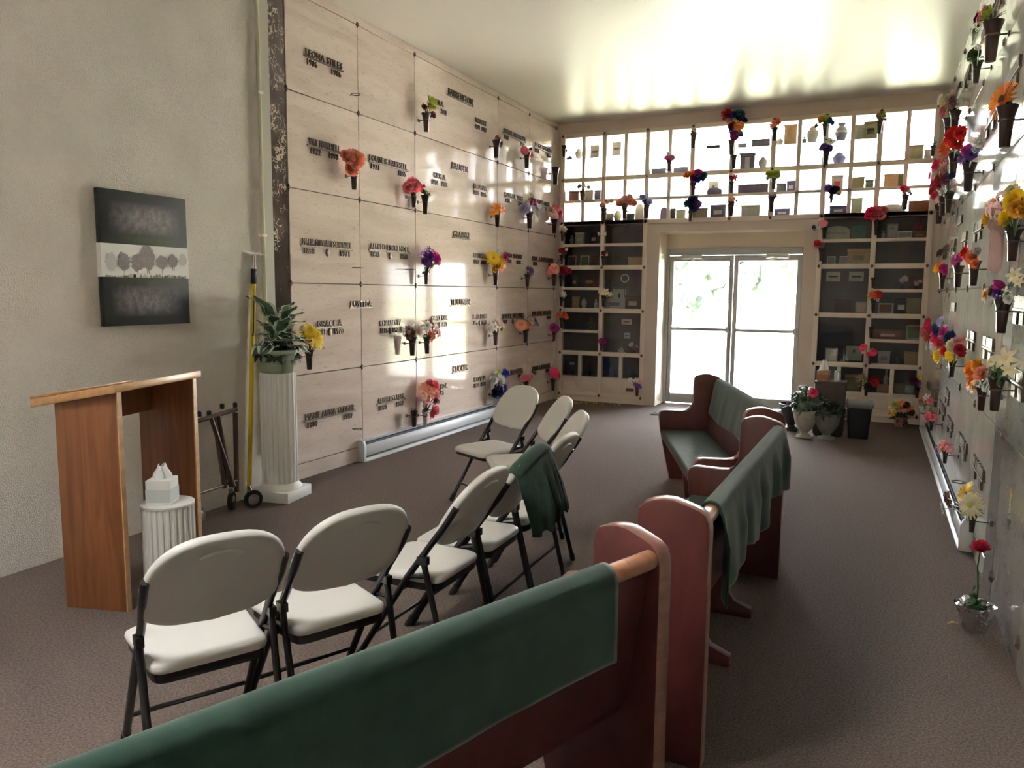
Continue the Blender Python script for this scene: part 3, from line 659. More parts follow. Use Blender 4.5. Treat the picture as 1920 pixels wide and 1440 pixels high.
t = thing('column_pedestal', 'tall white fluted column with square plinth holding a planter', 'pedestal', (-3.895, 4.315, 0), .16)
MB().box(-.16, .16, -.16, .16, 0, .077).build('plinth', M_WHITE, t, bevel=.004)
MB().lathe([(.155, .077), (.155, .085), (.148, .10), (.136, .11), (.130, .125)], 40).build('base_ring', M_WHITE, t)
fluted(22, .130, .12, .925, (0, 0), M_WHITE, t)
t = thing('planter', 'pale green octagonal planter on top of the white column', 'planter', (-3.895, 4.315, .925), .16)
M_PLANTER = mat('pale_green_glaze', (.36, .42, .31), .45)
MB().lathe([(.118, 0), (.125, .012), (.145, .135), (.152, .14), (.155, .165), (.142, .168), (.138, .13)], 8, close=True).build('pot', M_PLANTER, t, bevel=.003, smooth=20)
for k in range(8):
    a = PI/8+k*PI/4+0
    M = Matrix.Rotation(a, 4, 'Z') @ Matrix.Translation((.126, 0, .078)) @ Matrix.Rotation(PI/2+.1, 4, 'Y')
    MB().lathe([(.024, 0), (.026, .004), (.020, .006), (.018, .003)], 14, M=M).build('ring_ornament', M_PLANTER, t)
MB().lathe([(.136, .12), (.0001, .125)], 8, close=False).build('soil', mat('dark_soil', (.03, .02, .015), .95), t)
# ================================================================== blooms, leaves
PAL = dict(peach=(.85, .36, .25), pink=(.80, .20, .26), rose=(.82, .26, .32), palepink=(.82, .50, .50), hot=(.80, .035, .17), magenta=(.50, .03, .26), red=(.62, .02, .02), crimson=(.42, .012, .04),
           burgundy=(.16, .012, .03), purple=(.16, .05, .36), violet=(.26, .13, .42), lavender=(.48, .42, .66), blue=(.03, .045, .50), navy=(.02, .03, .16), teal=(.04, .22, .26), skyb=(.45, .55, .75),
           white=(.80, .80, .76), cream=(.76, .70, .48), yellow=(.85, .58, .02), lime=(.50, .55, .10), palegreen=(.42, .48, .25), orange=(.85, .27, .02), gold=(.70, .36, .03), salmon=(.80, .22, .10), tan=(.46, .33, .19), brown=(.13, .055, .035), dusty=(.42, .24, .25), grey=(.4, .4, .42), green=(.08, .17, .05))
BL = {}
def pmat(c): return mat('petal_'+c, PAL[c], .6, var=tuple(min(1, x*1.25+.02) for x in PAL[c]), scale=40)
def petal(m, az, tilt, ln, wd, cup, base=.05, z0=0.0, mi=0, point=False, curl=0.0, ns=4):
    ca, sa = math.cos(az), math.sin(az)
    def fn(u, v):
        s_ = base+ln*u; wv = wd*(math.sin(PI*min(1, (.12+.88*u)*(1.0 if point else .80)))**.8)*(v-.5)*2
        th = tilt+curl*u
        r = base+ln*u*math.cos(th); z = z0+ln*u*math.sin(th)+cup*(wv/wd if wd else 0)**2*wd
        return Vector((r*ca-wv*sa, r*sa+wv*ca, z))
    m.grid(fn, ns, 2, mi)
def bloom(kind, c, c2='gold'):
    key = (kind, c, c2)
    if key in BL: return BL[key]
    rnd = random.Random(str(key)); m = MB()
    if kind in ('rose', 'carnation'):
        for i, (n, tilt, ln, wd) in enumerate([(4, 1.35, .45, .26), (6, 1.0, .62, .34), (8, .55, .85, .40), (8, .1, .98, .42)] if kind == 'rose' else [(9, 1.35, .55, .2), (12, .95, .75, .24), (14, .55, .9, .27), (14, .1, 1, .28)]):
            for k in range(n): petal(m, 2*PI*(k+.37*i)/n+rnd.uniform(-.15, .15), tilt+rnd.uniform(-.15, .15), ln, wd, .35 if kind == 'rose' else rnd.uniform(-.5, .6), curl=-.4 if kind == 'rose' else .3, ns=3, z0=-.12)
    elif kind == 'daisy':
        for i, n in enumerate((15, 13)):
            for k in range(n): petal(m, 2*PI*(k+.5*i)/n+rnd.uniform(-.06, .06), .12+.25*i, 1-.1*i, .12, .1, base=.12, curl=-.3, ns=3)
        m.lathe([(.24, -.02), (.26, .06), (.16, .13), (.0001, .15)], 10, mi=1, close=False)
    elif kind == 'gerbera':
        for i, n in enumerate((20, 18, 14)):
            for k in range(n): petal(m, 2*PI*(k+.33*i)/n+rnd.uniform(-.06, .06), .05+.28*i, 1-.16*i, .10, .1, base=.10, curl=-.15, ns=3)
        m.lathe([(.2, .0), (.2, .12), (.1, .16), (.0001, .15)], 10, mi=1, close=False)
    elif kind == 'lily':
        for k in range(6): petal(m, 2*PI*k/6+rnd.uniform(-.1, .1), .95, 1.15, .26, .3, curl=-1.1, point=True, ns=5)
        for k in range(4): m.tube([(0, 0, 0), (.16*math.cos(k*1.6), .16*math.sin(k*1.6), .6)], .02, 4, mi=1)
    elif kind == 'tulip':
        for k in range(6): petal(m, 2*PI*k/6, 1.05+.1*(k % 2), 1.15, .42, .5, curl=.5, ns=4, z0=-.3)
    elif kind == 'spray':
        for k in range(16):
            p = Vector((rnd.gauss(0, .45), rnd.gauss(0, .45), rnd.uniform(-.2, .6))); a = rnd.uniform(0, 6)
            for j in range(4):
                q = a+j*PI/2; d_ = Vector((math.cos(q), math.sin(q), .35))*.17; e_ = Vector((-math.sin(q), math.cos(q), 0))*.08
                m.add([p, p+d_*.6+e_, p+d_, p+d_*.6-e_], [(0, 1, 2, 3)])
            m.tube([p, (p.x*.2, p.y*.2, -.7)], .012, 3, mi=1, cap=False)
    elif kind == 'spike':
        for k in range(34):
            h = k/34; a = k*2.4; r_ = .30*(1-h)**.7+.05
            p = Vector((r_*math.cos(a), r_*math.sin(a), -.4+1.6*h)); d_ = Vector((math.cos(a), math.sin(a), .5))*.24; e_ = Vector((-math.sin(a), math.cos(a), .2))*.12
            m.add([p, p+d_*.5+e_, p+d_, p+d_*.5-e_], [(0, 1, 2, 3)])
        m.tube([(0, 0, -.5), (0, 0, 1.1)], .03, 4, mi=1)
    me = m.mesh('flower', [pmat(c), pmat(c2) if kind in ('daisy', 'gerbera', 'lily') else M_STEM], smooth=60)
    BL[key] = me; return me
LV = {}
def leaf_clump(n, m, seed, ln=1.0, wd=.16):
    key = (n, m.name, seed, ln, wd)
    if key in LV: return LV[key]
    rnd = random.Random(seed); mb = MB()
    for k in range(n): petal(mb, 2*PI*k/n+rnd.uniform(-.4, .4), rnd.uniform(-.1, 1.2), ln*rnd.uniform(.6, 1.1), wd*rnd.uniform(.7, 1.2), .3, base=.03, curl=-rnd.uniform(.2, 1.0), point=True, ns=4)
    me = mb.mesh('foliage', m, smooth=60); LV[key] = me; return me
def put(me, name, parent, loc, direction, s, spin=0.0):
    o = link(name, me, parent); d = Vector(direction).normalized()
    o.matrix_local = Matrix.Translation(loc) @ d.to_track_quat('Z', 'Y').to_matrix().to_4x4() @ Matrix.Rotation(spin, 4, 'Z') @ Matrix.Scale(s, 4); return o
OUT = {'L': Vector((1, 0, 0)), 'R': Vector((-1, 0, 0)), 'B': Vector((0, -1, 0))}
def bouquet(label, rim, blooms, wall, leaves=7, leafm=None, leafs=.07, group=None, seed=1, name='bouquet'):
    """blooms: (point, radius, kind, colour[, centre]) in world space, around the rim of what holds them"""
    rnd = random.Random(seed); t = thing(name, label, 'flowers', rim, group=group)
    st = MB()
    for (p, r_, kind, c, *cc) in blooms:
        q = Vector(p)-rim; d = q+OUT[wall]*.10+Vector((0, 0, .02)); d = (d.normalized()+OUT[wall]*.7+Vector((0, {'L': -.4, 'R': -1.0, 'B': 0}[wall], 0))).normalized()
        put(bloom(kind, c, *(cc or [])), 'flower', t, q, d, r_, rnd.uniform(0, 6))
        st.tube([(0, 0, -.04), q*.5+Vector((0, 0, .01)), q-d*r_*.1], .0028, 4, cap=False)
    st.build('stems', M_STEM, t)
    if leaves: 
        put(leaf_clump(leaves, leafm or M_LEAF, seed % 4), 'foliage', t, (0, 0, .0), OUT[wall]*(.45 if leafs < .08 else 1.6)+Vector((0, 0, 1)), leafs, rnd.uniform(0, 6))
    return t
# ------------------------------------------------------------------ wall vase: flared cone in a ring on a short arm
VH = .205
def vase_meshes():
    b = MB().lathe([(.001, 0), (.024, 0), (.0265, .004), (.034, .125), (.038, .155), (.051, .198), (.053, .205), (.049, .205), (.036, .158), (.032, .12)], 16, close=False).mesh('body', M_VASE, smooth=50)
    r_ = MB().lathe([(.0365, .128), (.0395, .130), (.0395, .138), (.0365, .140)], 16, close=False).mesh('ring', M_BRONZE)
    a = MB().tube([(0, 0, .134), (0, 0, .134)], .001, 3)
    return b, r_
VB, VR = vase_meshes()
VWHITE = None
def wall_vase(label, wall, rim, bottom, m=None, group=None, depth=.085):
    """rim / bottom pixels"""
    p = at(*rim, wall, depth); q = at(*bottom, wall, depth); h = max(.09, (p.z-q.z)); s_ = h/VH
    t = thing('wall_vase', label, 'vase', (p.x, p.y, p.z-h), group=group)
    me = VB
    if m is not None: me = VB.copy(); me.materials.clear(); me.materials.append(m)
    for n, x in (('body', me), ('ring', VR)):
        o = link(n, x, t); o.scale = (s_,)*3
    zr = .134*s_; a = -OUT[wall]
    MB().tube([Vector((0, 0, zr))+a*.037*s_, Vector((0, 0, zr))+a*depth], .005*max(.7, s_), 6).build('arm', M_BRONZE, t)
    rp = Vector((0, 0, zr))+a*(depth-.004); e = MB().cbox((0, 0, 0), *( (.008, .03, .03) if wall != 'B' else (.03, .008, .03))).build('wall_plate', M_BRONZE, t, bevel=.002); e.location = rp
    return t, Vector((p.x, p.y, p.z)), s_
ORD = ['first', 'second', 'third', 'fourth', 'fifth', 'sixth', 'seventh', 'eighth', 'ninth', 'tenth', 'eleventh', 'twelfth', 'thirteenth', 'fourteenth', 'fifteenth', 'sixteenth', 'seventeenth', 'eighteenth', 'nineteenth', 'twentieth']
# (wall, rim px, bottom px, short description of what is in it, bloom list [(px, py, radius px, kind, colour[, centre])], leaves, leaf colour)
VASES = [
 ('L', (799, 213), (796, 246), 'lime green and burgundy sprig', [(808, 191, 10, 'carnation', 'lime'), (801, 201, 7, 'spray', 'burgundy'), (814, 215, 6, 'rose', 'burgundy'), (818, 200, 7, 'spray', 'lime')], 6, 0),
 ('L', (931, 263), (928, 295), 'drooping burgundy blooms', [(930, 258, 6, 'tulip', 'burgundy'), (939, 268, 7, 'rose', 'burgundy'), (940, 259, 5, 'spray', 'cream'), (934, 262, 5, 'spray', 'burgundy')], 4, 0),
 ('L', (988, 286), (986.5, 315), 'dark pink blooms', [(985, 282, 7, 'rose', 'pink'), (993, 280, 5, 'tulip', 'burgundy'), (998, 290, 6, 'rose', 'rose')], 4, 0),
 ('L', (1041.7, 314), (1041, 346), 'nothing', [], 0, 0),
 ('L', (664, 316), (664.4, 355.5), 'big peach carnation', [(662, 300, 17, 'carnation', 'peach'), (672, 297, 12, 'carnation', 'peach'), (653, 297, 11, 'carnation', 'peach')], 3, 0),
 ('L', (776, 358), (772, 388), 'pink peony and magenta bud', [(774, 348, 13, 'carnation', 'rose'), (785, 351, 8, 'carnation', 'pink'), (791, 350, 6, 'tulip', 'magenta')], 3, 1),
 ('L', (797.5, 366.5), (793.6, 401), 'small dark green sprig', [(797, 359, 6, 'spray', 'green'), (806, 366, 4, 'spray', 'grey')], 7, 1),
 ('L', (932.7, 396), (932, 425), 'orange lilies', [(930, 392, 9, 'lily', 'orange'), (939, 391, 9, 'lily', 'salmon'), (945, 394, 6, 'lily', 'orange'), (935, 389, 7, 'lily', 'orange')], 4, 0),
 ('L', (993, 398), (986, 427), 'purple and silver mixed blooms', [(984, 391, 9, 'carnation', 'lavender'), (998, 379, 8, 'carnation', 'magenta'), (1006, 390, 10, 'gerbera', 'skyb', 'white'), (991, 376, 8, 'spray', 'cream'), (984, 380, 7, 'spray', 'grey'), (996, 370, 8, 'spray', 'green'), (1011, 399, 7, 'spray', 'white')], 8, 1),
 ('L', (1039.7, 411), (1036, 437), 'pink roses', [(1036, 398, 8, 'rose', 'palepink'), (1045, 389, 7, 'rose', 'pink'), (1051, 398, 7, 'rose', 'hot'), (1042, 404, 7, 'rose', 'palepink'), (1034, 391, 6, 'spray', 'tan'), (1050, 405, 6, 'rose', 'rose')], 6, 1),
 ('L', (799, 509.7), (797.5, 533), 'purple and magenta lilacs', [(797, 474, 11, 'spike', 'violet'), (789, 480, 10, 'spike', 'violet'), (803, 482, 10, 'carnation', 'purple'), (815, 485, 12, 'carnation', 'magenta'), (820, 493, 9, 'spray', 'magenta'), (806, 494, 8, 'spray', 'lime'), (797, 492, 8, 'carnation', 'violet'), (813, 476, 9, 'lily', 'magenta')], 9, 0),
 ('L', (929.5, 506), (926.5, 535), 'yellow, coral and purple blooms', [(925, 484, 12, 'gerbera', 'yellow'), (933, 492, 10, 'carnation', 'yellow'), (942, 495, 12, 'lily', 'peach'), (946, 483, 8, 'carnation', 'magenta'), (935, 474, 8, 'spray', 'skyb'), (938, 503, 9, 'lily', 'peach'), (930, 498, 8, 'carnation', 'gold'), (944, 476, 6, 'spray', 'yellow')], 5, 0),
 ('L', (989, 514), (987.3, 537.5), 'small purple irises', [(988, 504, 6, 'tulip', 'violet'), (994, 508, 7, 'carnation', 'violet'), (995, 515, 6, 'lily', 'lavender')], 4, 1),
 ('L', (1039, 514), (1036, 536), 'peach and crimson roses', [(1042, 503, 9, 'rose', 'peach'), (1047, 493, 7, 'spray', 'dusty'), (1035, 505, 6, 'rose', 'rose')], 5, 1),
 ('L', (579.5, 656.5), (573, 693.5), 'yellow daisies', [(588, 631, 17, 'gerbera', 'yellow', 'gold'), (578, 622, 13, 'gerbera', 'yellow', 'gold'), (597, 641, 12, 'daisy', 'yellow', 'brown'), (566, 618, 10, 'tulip', 'cream'), (602, 650, 6, 'spray', 'brown')], 9, 1),
 ('L', (773, 632), (770.6, 667), 'dried brownish white sprays', [(764, 622, 9, 'spray', 'dusty'), (772, 616, 9, 'spray', 'dusty'), (769, 625, 8, 'carnation', 'brown'), (780, 621, 8, 'spray', 'dusty'), (757, 622, 7, 'spray', 'white')], 4, 0),
 ('L', (800.7, 632), (798, 663.5), 'striped red and white lilies', [(800, 611, 10, 'lily', 'white', 'red'), (806, 606, 8, 'lily', 'burgundy'), (817, 616, 10, 'lily', 'dusty', 'red'), (807, 627, 8, 'carnation', 'peach'), (811, 633, 5, 'tulip', 'red'), (822, 624, 8, 'lily', 'crimson')], 8, 0),
 ('L', (929.5, 620.5), (925.6, 648), 'pink and yellow lilies', [(926, 613, 8, 'lily', 'white', 'magenta'), (933, 611, 8, 'lily', 'palepink'), (938, 617, 6, 'carnation', 'lime'), (930, 606, 6, 'lily', 'dusty'), (943, 610, 6, 'lily', 'palepink')], 7, 0),
 ('L', (986, 617), (982, 643), 'peach roses and purple asters', [(978, 609, 9, 'rose', 'peach'), (994, 609, 8, 'rose', 'peach'), (1003, 602, 9, 'gerbera', 'violet'), (987, 597, 9, 'spray', 'tan'), (985, 610, 7, 'rose', 'salmon'), (1006, 608, 6, 'spray', 'lavender')], 9, 1),
 ('L', (1039, 622.5), (1036.6, 639.5), 'dusky magenta carnation', [(1037, 615, 7, 'carnation', 'magenta'), (1043, 616, 6, 'carnation', 'magenta')], 0, 0),
 ('L', (776, 770), (771.5, 801.5), 'a few withered stubs', [(774, 767, 4, 'spray', 'brown')], 3, 1),
 ('L', (797, 770), (794.5, 798), 'large coral pink peonies', [(803, 730, 14, 'rose', 'peach'), (812, 724, 11, 'carnation', 'pink'), (792, 741, 9, 'rose', 'palepink'), (817, 741, 10, 'carnation', 'palepink'), (813, 769, 11, 'carnation', 'rose'), (818, 751, 7, 'carnation', 'dusty'), (806, 740, 9, 'carnation', 'rose')], 12, 1),
 ('L', (929.5, 729), (925, 762), 'blue ribbon, blue and white blooms', [(930, 705, 9, 'carnation', 'white'), (939, 712, 9, 'carnation', 'white'), (946, 700, 9, 'carnation', 'blue'), (933, 699, 6, 'carnation', 'lime'), (925, 713, 7, 'carnation', 'white'), (941, 727, 12, 'spray', 'blue'), (932, 735, 11, 'carnation', 'navy'), (936, 744, 9, 'spray', 'blue'), (950, 722, 7, 'spray', 'blue')], 9, 1),
 ('L', (986.6, 714), (983, 740), 'pale pink sprays', [(986, 708, 8, 'spray', 'pink'), (994, 706, 8, 'spray', 'rose'), (1002, 704, 7, 'spray', 'palepink'), (981, 709, 6, 'carnation', 'rose')], 3, 0),
 ('L', (1037, 710), (1032.7, 733), 'hot pink daisies', [(1039, 700, 9, 'gerbera', 'hot', 'hot'), (1047, 703, 8, 'gerbera', 'hot', 'hot'), (1044, 696, 6, 'gerbera', 'hot', 'hot')], 4, 1),
 # end wall
 ('B', (1057.6, 273), (1057.6, 294), 'nothing', [], 0, 0),
 ('B', (1054.6, 434), (1054.6, 452), 'limp white blooms', [(1053, 427, 6, 'lily', 'white'), (1059, 431, 5, 'lily', 'cream')], 3, 0),
 ('B', (1053, 478), (1053, 495), 'dark red roses', [(1052, 469, 5, 'rose', 'crimson'), (1058, 470, 5, 'rose', 'burgundy'), (1062, 467, 3, 'rose', 'palepink')], 4, 1),
 ('B', (1052.5, 517), (1053, 537), 'crimson carnation', [(1058, 507, 8, 'carnation', 'crimson'), (1066, 509, 6, 'carnation', 'crimson'), (1052, 506, 5, 'carnation', 'crimson')], 3, 1),
 ('B', (1052.5, 557), (1052.5, 574), 'white and green blooms', [(1051, 552, 5, 'lily', 'palegreen'), (1057, 552, 5, 'lily', 'white')], 6, 1),
 ('B', (1053, 596), (1052.4, 615), 'orange red carnations', [(1049, 590, 6, 'carnation', 'salmon'), (1057, 590, 6, 'carnation', 'salmon')], 0, 0),
 ('B', (1131.7, 480), (1131.7, 498), 'small burgundy buds', [(1131, 474, 4, 'rose', 'burgundy'), (1138, 476, 3, 'spray', 'palepink')], 4, 1),
 ('B', (1131.7, 554), (1130.3, 575), 'pale yellow daffodils', [(1127, 547, 6, 'lily', 'cream', 'yellow'), (1135, 548, 7, 'lily', 'cream', 'yellow'), (1143, 552, 5, 'lily', 'cream', 'yellow')], 6, 1),
 ('B', (1127.5, 644), (1128, 658), 'magenta carnations', [(1127, 639, 5, 'carnation', 'magenta'), (1134, 640, 4, 'carnation', 'magenta')], 2, 1),
 ('B', (1194.6, 724), (1196, 743), 'white and purple irises', [(1182, 713, 5, 'lily', 'white', 'yellow'), (1193, 713, 5, 'lily', 'white', 'yellow'), (1194, 721, 6, 'lily', 'purple'), (1199, 716, 4, 'carnation', 'palepink')], 4, 1),
 ('B', (1091, 358), (1090, 377), 'dark leaves with white sprigs', [(1090, 349, 6, 'spray', 'green'), (1099, 348, 5, 'spray', 'white')], 9, 1),
 ('B', (1132.7, 391), (1132.7, 414), 'cream and pink sprays', [(1135, 381, 7, 'spray', 'palepink'), (1141, 378, 5, 'spray', 'cream'), (1129, 385, 5, 'carnation', 'palepink')], 3, 0),
 ('B', (1171, 387), (1171, 410), 'peach dahlias', [(1163, 380, 8, 'carnation', 'peach'), (1172, 374, 8, 'carnation', 'palepink'), (1181, 378, 8, 'carnation', 'peach'), (1171, 383, 7, 'carnation', 'dusty')], 4, 1),
 ('B', (1213, 384), (1212.5, 409), 'blue and lavender blooms', [(1206, 371, 6, 'carnation', 'lavender'), (1213, 364, 5, 'spike', 'lavender'), (1218, 379, 5, 'carnation', 'skyb'), (1210, 378, 5, 'carnation', 'violet')], 7, 1),
 ('B', (1255, 299), (1254.5, 321), 'white and orchid pink roses', [(1254, 288, 5, 'rose', 'white'), (1260, 295, 5, 'rose', 'dusty'), (1254, 296, 6, 'rose', 'magenta')], 2, 1),
 ('B', (1300.6, 250), (1300.6, 277), 'spent purple stubs', [(1302, 248, 5, 'spray', 'burgundy')], 5, 1),
 ('B', (1372, 263), (1373, 290), 'tall rainbow bouquet under the ceiling', [(1362, 213, 9, 'carnation', 'red'), (1374, 217, 9, 'carnation', 'purple'), (1386, 215, 10, 'carnation', 'teal'), (1369, 226, 8, 'carnation', 'palepink'), (1385, 237, 10, 'gerbera', 'orange'), (1377, 246, 9, 'carnation', 'purple'), (1388, 222, 8, 'carnation', 'navy'), (1373, 237, 8, 'carnation', 'burgundy'), (1377, 256, 8, 'carnation', 'magenta'), (1388, 252, 6, 'carnation', 'grey'), (1363, 226, 6, 'spray', 'white')], 8, 1),
 ('B', (1376, 291), (1375, 316), 'nothing', [], 0, 0),
 ('B', (1300, 343), (1298, 366), 'orange, plum and teal blooms', [(1290, 328, 7, 'carnation', 'orange'), (1299, 326, 6, 'carnation', 'salmon'), (1309, 325, 8, 'carnation', 'magenta'), (1319, 330, 7, 'carnation', 'teal'), (1306, 334, 8, 'carnation', 'blue'), (1300, 334, 7, 'carnation', 'crimson')], 7, 1),
 ('B', (1295, 395), (1295, 411), 'trailing violet blooms', [(1306, 366, 6, 'spike', 'violet'), (1299, 376, 9, 'carnation', 'navy'), (1308, 384, 8, 'carnation', 'violet'), (1290, 383, 8, 'carnation', 'teal'), (1285, 375, 6, 'spray', 'lavender'), (1301, 388, 9, 'carnation', 'navy')], 12, 1),
 ('B', (1371.7, 341), (1372, 362), 'magenta tulips', [(1371, 333, 6, 'tulip', 'magenta'), (1378, 333, 6, 'lily', 'crimson')], 2, 1),
 ('B', (1371.7, 378), (1371, 405), 'faded peach bud', [(1371, 373, 5, 'rose', 'peach'), (1378, 376, 3, 'spray', 'lavender')], 3, 1),
 ('B', (1452.6, 240), (1453, 264), 'coral red lilies', [(1453, 229, 6, 'lily', 'salmon'), (1449, 235, 6, 'lily', 'peach'), (1458, 231, 5, 'lily', 'red')], 4, 1),
 ('B', (1451, 334), (1450.5, 355), 'lime chrysanthemums', [(1446, 327, 7, 'carnation', 'lime'), (1455, 326, 7, 'carnation', 'lime'), (1440, 336, 5, 'spray', 'palegreen')], 3, 0),
 ('B', (1447, 369), (1448, 397), 'thin lavender sprays', [(1445, 364, 5, 'spray', 'lavender'), (1451, 368, 5, 'spray', 'violet')], 6, 1),
 ('B', (1547, 232), (1547, 255), 'yellow and olive blooms', [(1540, 224, 6, 'carnation', 'gold'), (1549, 223, 6, 'carnation', 'lime'), (1554, 226, 6, 'carnation', 'teal'), (1536, 230, 5, 'spray', 'brown')], 8, 1),
 ('B', (1550, 279), (1549, 309), 'white daisies and violets', [(1549, 262, 6, 'gerbera', 'white', 'brown'), (1558, 265, 7, 'gerbera', 'white', 'brown'), (1545, 274, 6, 'carnation', 'violet'), (1555, 277, 6, 'carnation', 'purple'), (1566, 262, 5, 'spray', 'white')], 3, 1),
 ('B', (1650, 226), (1646.5, 251), 'yellowish withered blooms', [(1648, 217, 5, 'carnation', 'tan'), (1655, 214, 5, 'carnation', 'lime'), (1660, 223, 4, 'spray', 'grey')], 4, 1),
 ('B', (1750, 273), (1750, 293), 'black leaves only', [(1753, 268, 4, 'spray', 'brown')], 4, 1),
 ('B', (1559, 366), (1557, 381), 'dark purple and brown blooms', [(1553, 353, 7, 'carnation', 'purple'), (1562, 357, 8, 'carnation', 'navy'), (1569, 354, 6, 'rose', 'burgundy'), (1573, 361, 5, 'rose', 'tan'), (1548, 350, 5, 'spray', 'lavender')], 7, 1),
 ('B', (1698, 365), (1696, 393), 'red and white carnation', [(1694, 353, 6, 'carnation', 'hot'), (1700, 356, 5, 'carnation', 'rose'), (1704, 359, 4, 'carnation', 'white')], 2, 1),
 ('B', (1645, 414), (1643.5, 441), 'huge pink carnations', [(1633, 397, 9, 'carnation', 'hot'), (1645, 397, 11, 'carnation', 'rose'), (1651, 404, 9, 'carnation', 'rose'), (1639, 406, 8, 'carnation', 'pink')], 3, 1),
 ('B', (1546, 426), (1543.6, 447), 'white-edged pink peony', [(1541, 420, 8, 'rose', 'rose'), (1535, 423, 6, 'rose', 'white'), (1528, 428, 5, 'spray', 'navy')], 3, 1),
 ('B', (1540.5, 466), (1541, 490), 'loose red blooms', [(1533, 457, 6, 'carnation', 'red'), (1530, 463, 5, 'lily', 'rose'), (1541, 459, 5, 'carnation', 'dusty')], 5, 1),
 ('B', (1638, 520.5), (1638, 540), 'nothing', [], 0, 0),
 ('B', (1638, 562), (1637.6, 583), 'red and lime mixed blooms', [(1637, 553, 7, 'carnation', 'salmon'), (1646, 552, 7, 'carnation', 'red'), (1628, 556, 5, 'spray', 'lime'), (1645, 562, 4, 'lily', 'white')], 3, 1),
 ('B', (1634, 613), (1633, 633), 'nothing', [], 0, 0),
 ('B', (1631.5, 667), (1630.5, 683), 'two crimson roses', [(1619, 650, 6, 'rose', 'hot'), (1637, 660, 7, 'rose', 'hot'), (1622, 658, 4, 'spray', 'palepink'), (1630, 656, 5, 'spray', 'lime')], 5, 1),
 ('B', (1624.6, 723), (1626, 742), 'dried brown grasses', [(1611, 712, 7, 'spray', 'tan'), (1624, 712, 7, 'spray', 'brown'), (1617, 705, 6, 'spray', 'tan'), (1612, 724, 5, 'tulip', 'dusty'), (1640, 718, 7, 'carnation', 'red')], 8, 1),
 ('B', (1720, 727), (1720, 746), 'plum blooms with yellow sprig', [(1714, 715, 7, 'carnation', 'burgundy'), (1727, 710, 5, 'spray', 'yellow'), (1721, 718, 6, 'carnation', 'purple')], 4, 1),
 # aisle-side wall
 ('R', (1862.5, 40), (1867.5, 93), 'magenta and trailing yellow green', [(1843, 24, 15, 'lily', 'magenta'), (1852, 22, 11, 'carnation', 'lime'), (1838, 43, 14, 'spray', 'lime'), (1825, 58, 10, 'spray', 'palegreen'), (1835, 33, 9, 'carnation', 'burgundy'), (1853, 30, 10, 'carnation', 'lime')], 6, 0),
 ('R', (1832.5, 116), (1828, 159), 'white bud with green leaves', [(1836, 90, 10, 'tulip', 'white'), (1828, 103, 12, 'carnation', 'green'), (1819, 105, 10, 'spray', 'palegreen')], 12, 0),
 ('R', (1889, 199), (1891.5, 266), 'large orange gerbera', [(1879, 186, 27, 'gerbera', 'orange', 'brown')], 9, 1),
 ('R', (1791.7, 208), (1793.5, 240), 'white, lilac and pink blooms', [(1771, 191, 11, 'carnation', 'cream'), (1787, 188, 11, 'carnation', 'dusty'), (1770, 208, 9, 'carnation', 'rose'), (1783, 198, 10, 'carnation', 'tan'), (1765, 185, 8, 'carnation', 'white')], 5, 1),
 ('R', (1781, 222), (1789, 245), 'no flowers, second of a close pair', [], 0, 0),
 ('R', (1818, 306), (1823, 349), 'purple orchids and white sprays', [(1806, 294, 11, 'carnation', 'violet'), (1814, 282, 10, 'carnation', 'magenta'), (1810, 304, 8, 'carnation', 'lavender'), (1834, 268, 10, 'spray', 'white'), (1832, 280, 9, 'spray', 'skyb'), (1822, 290, 10, 'carnation', 'purple')], 8, 1),
 ('R', (1789, 290), (1794, 320), 'large red and orange poppies', [(1792, 256, 16, 'carnation', 'red'), (1776, 275, 16, 'carnation', 'salmon'), (1786, 265, 11, 'carnation', 'salmon'), (1801, 250, 10, 'carnation', 'red'), (1768, 290, 10, 'spray', 'gold')], 14, 1),
 ('R', (1780, 362), (1785, 390), 'crimson amaryllis cascade', [(1758, 310, 12, 'carnation', 'hot'), (1770, 318, 12, 'lily', 'crimson'), (1763, 336, 12, 'carnation', 'crimson'), (1748, 330, 9, 'carnation', 'magenta'), (1777, 336, 11, 'carnation', 'burgundy'), (1768, 303, 10, 'lily', 'red'), (1782, 332, 8, 'spray', 'navy')], 12, 1),
 ('R', (1769, 368), (1773, 397), 'scarlet blooms', [(1750, 357, 10, 'carnation', 'red'), (1755, 366, 9, 'carnation', 'hot'), (1752, 345, 9, 'carnation', 'hot')], 6, 1),
 ('R', (1762, 384), (1766, 412), 'spiky pale pink blooms', [(1754, 376, 7, 'lily', 'palepink'), (1763, 374, 7, 'lily', 'palepink'), (1748, 373, 6, 'lily', 'rose')], 0, 1),
 ('R', (1902, 433), (1905.5, 488), 'big pink lilies and yellow blooms', [(1873, 379, 24, 'lily', 'palepink', 'gold'), (1906, 378, 19, 'carnation', 'yellow'), (1889, 407, 16, 'carnation', 'yellow'), (1911, 392, 16, 'carnation', 'gold'), (1853, 410, 13, 'carnation', 'yellow'), (1869, 405, 11, 'spray', 'white'), (1857, 388, 14, 'lily', 'rose', 'gold'), (1898, 362, 14, 'carnation', 'cream')], 8, 1),
 ('R', (1798, 498), (1804, 538), 'orchid pink tulip', [(1792, 488, 10, 'rose', 'magenta'), (1784, 478, 6, 'spray', 'white')], 0, 0),
 ('R', (1828, 489), (1833, 535), 'ragged red carnations', [(1812, 473, 12, 'carnation', 'red'), (1824, 483, 11, 'carnation', 'salmon'), (1829, 470, 9, 'spray', 'grey'), (1818, 480, 8, 'carnation', 'red')], 3, 1),
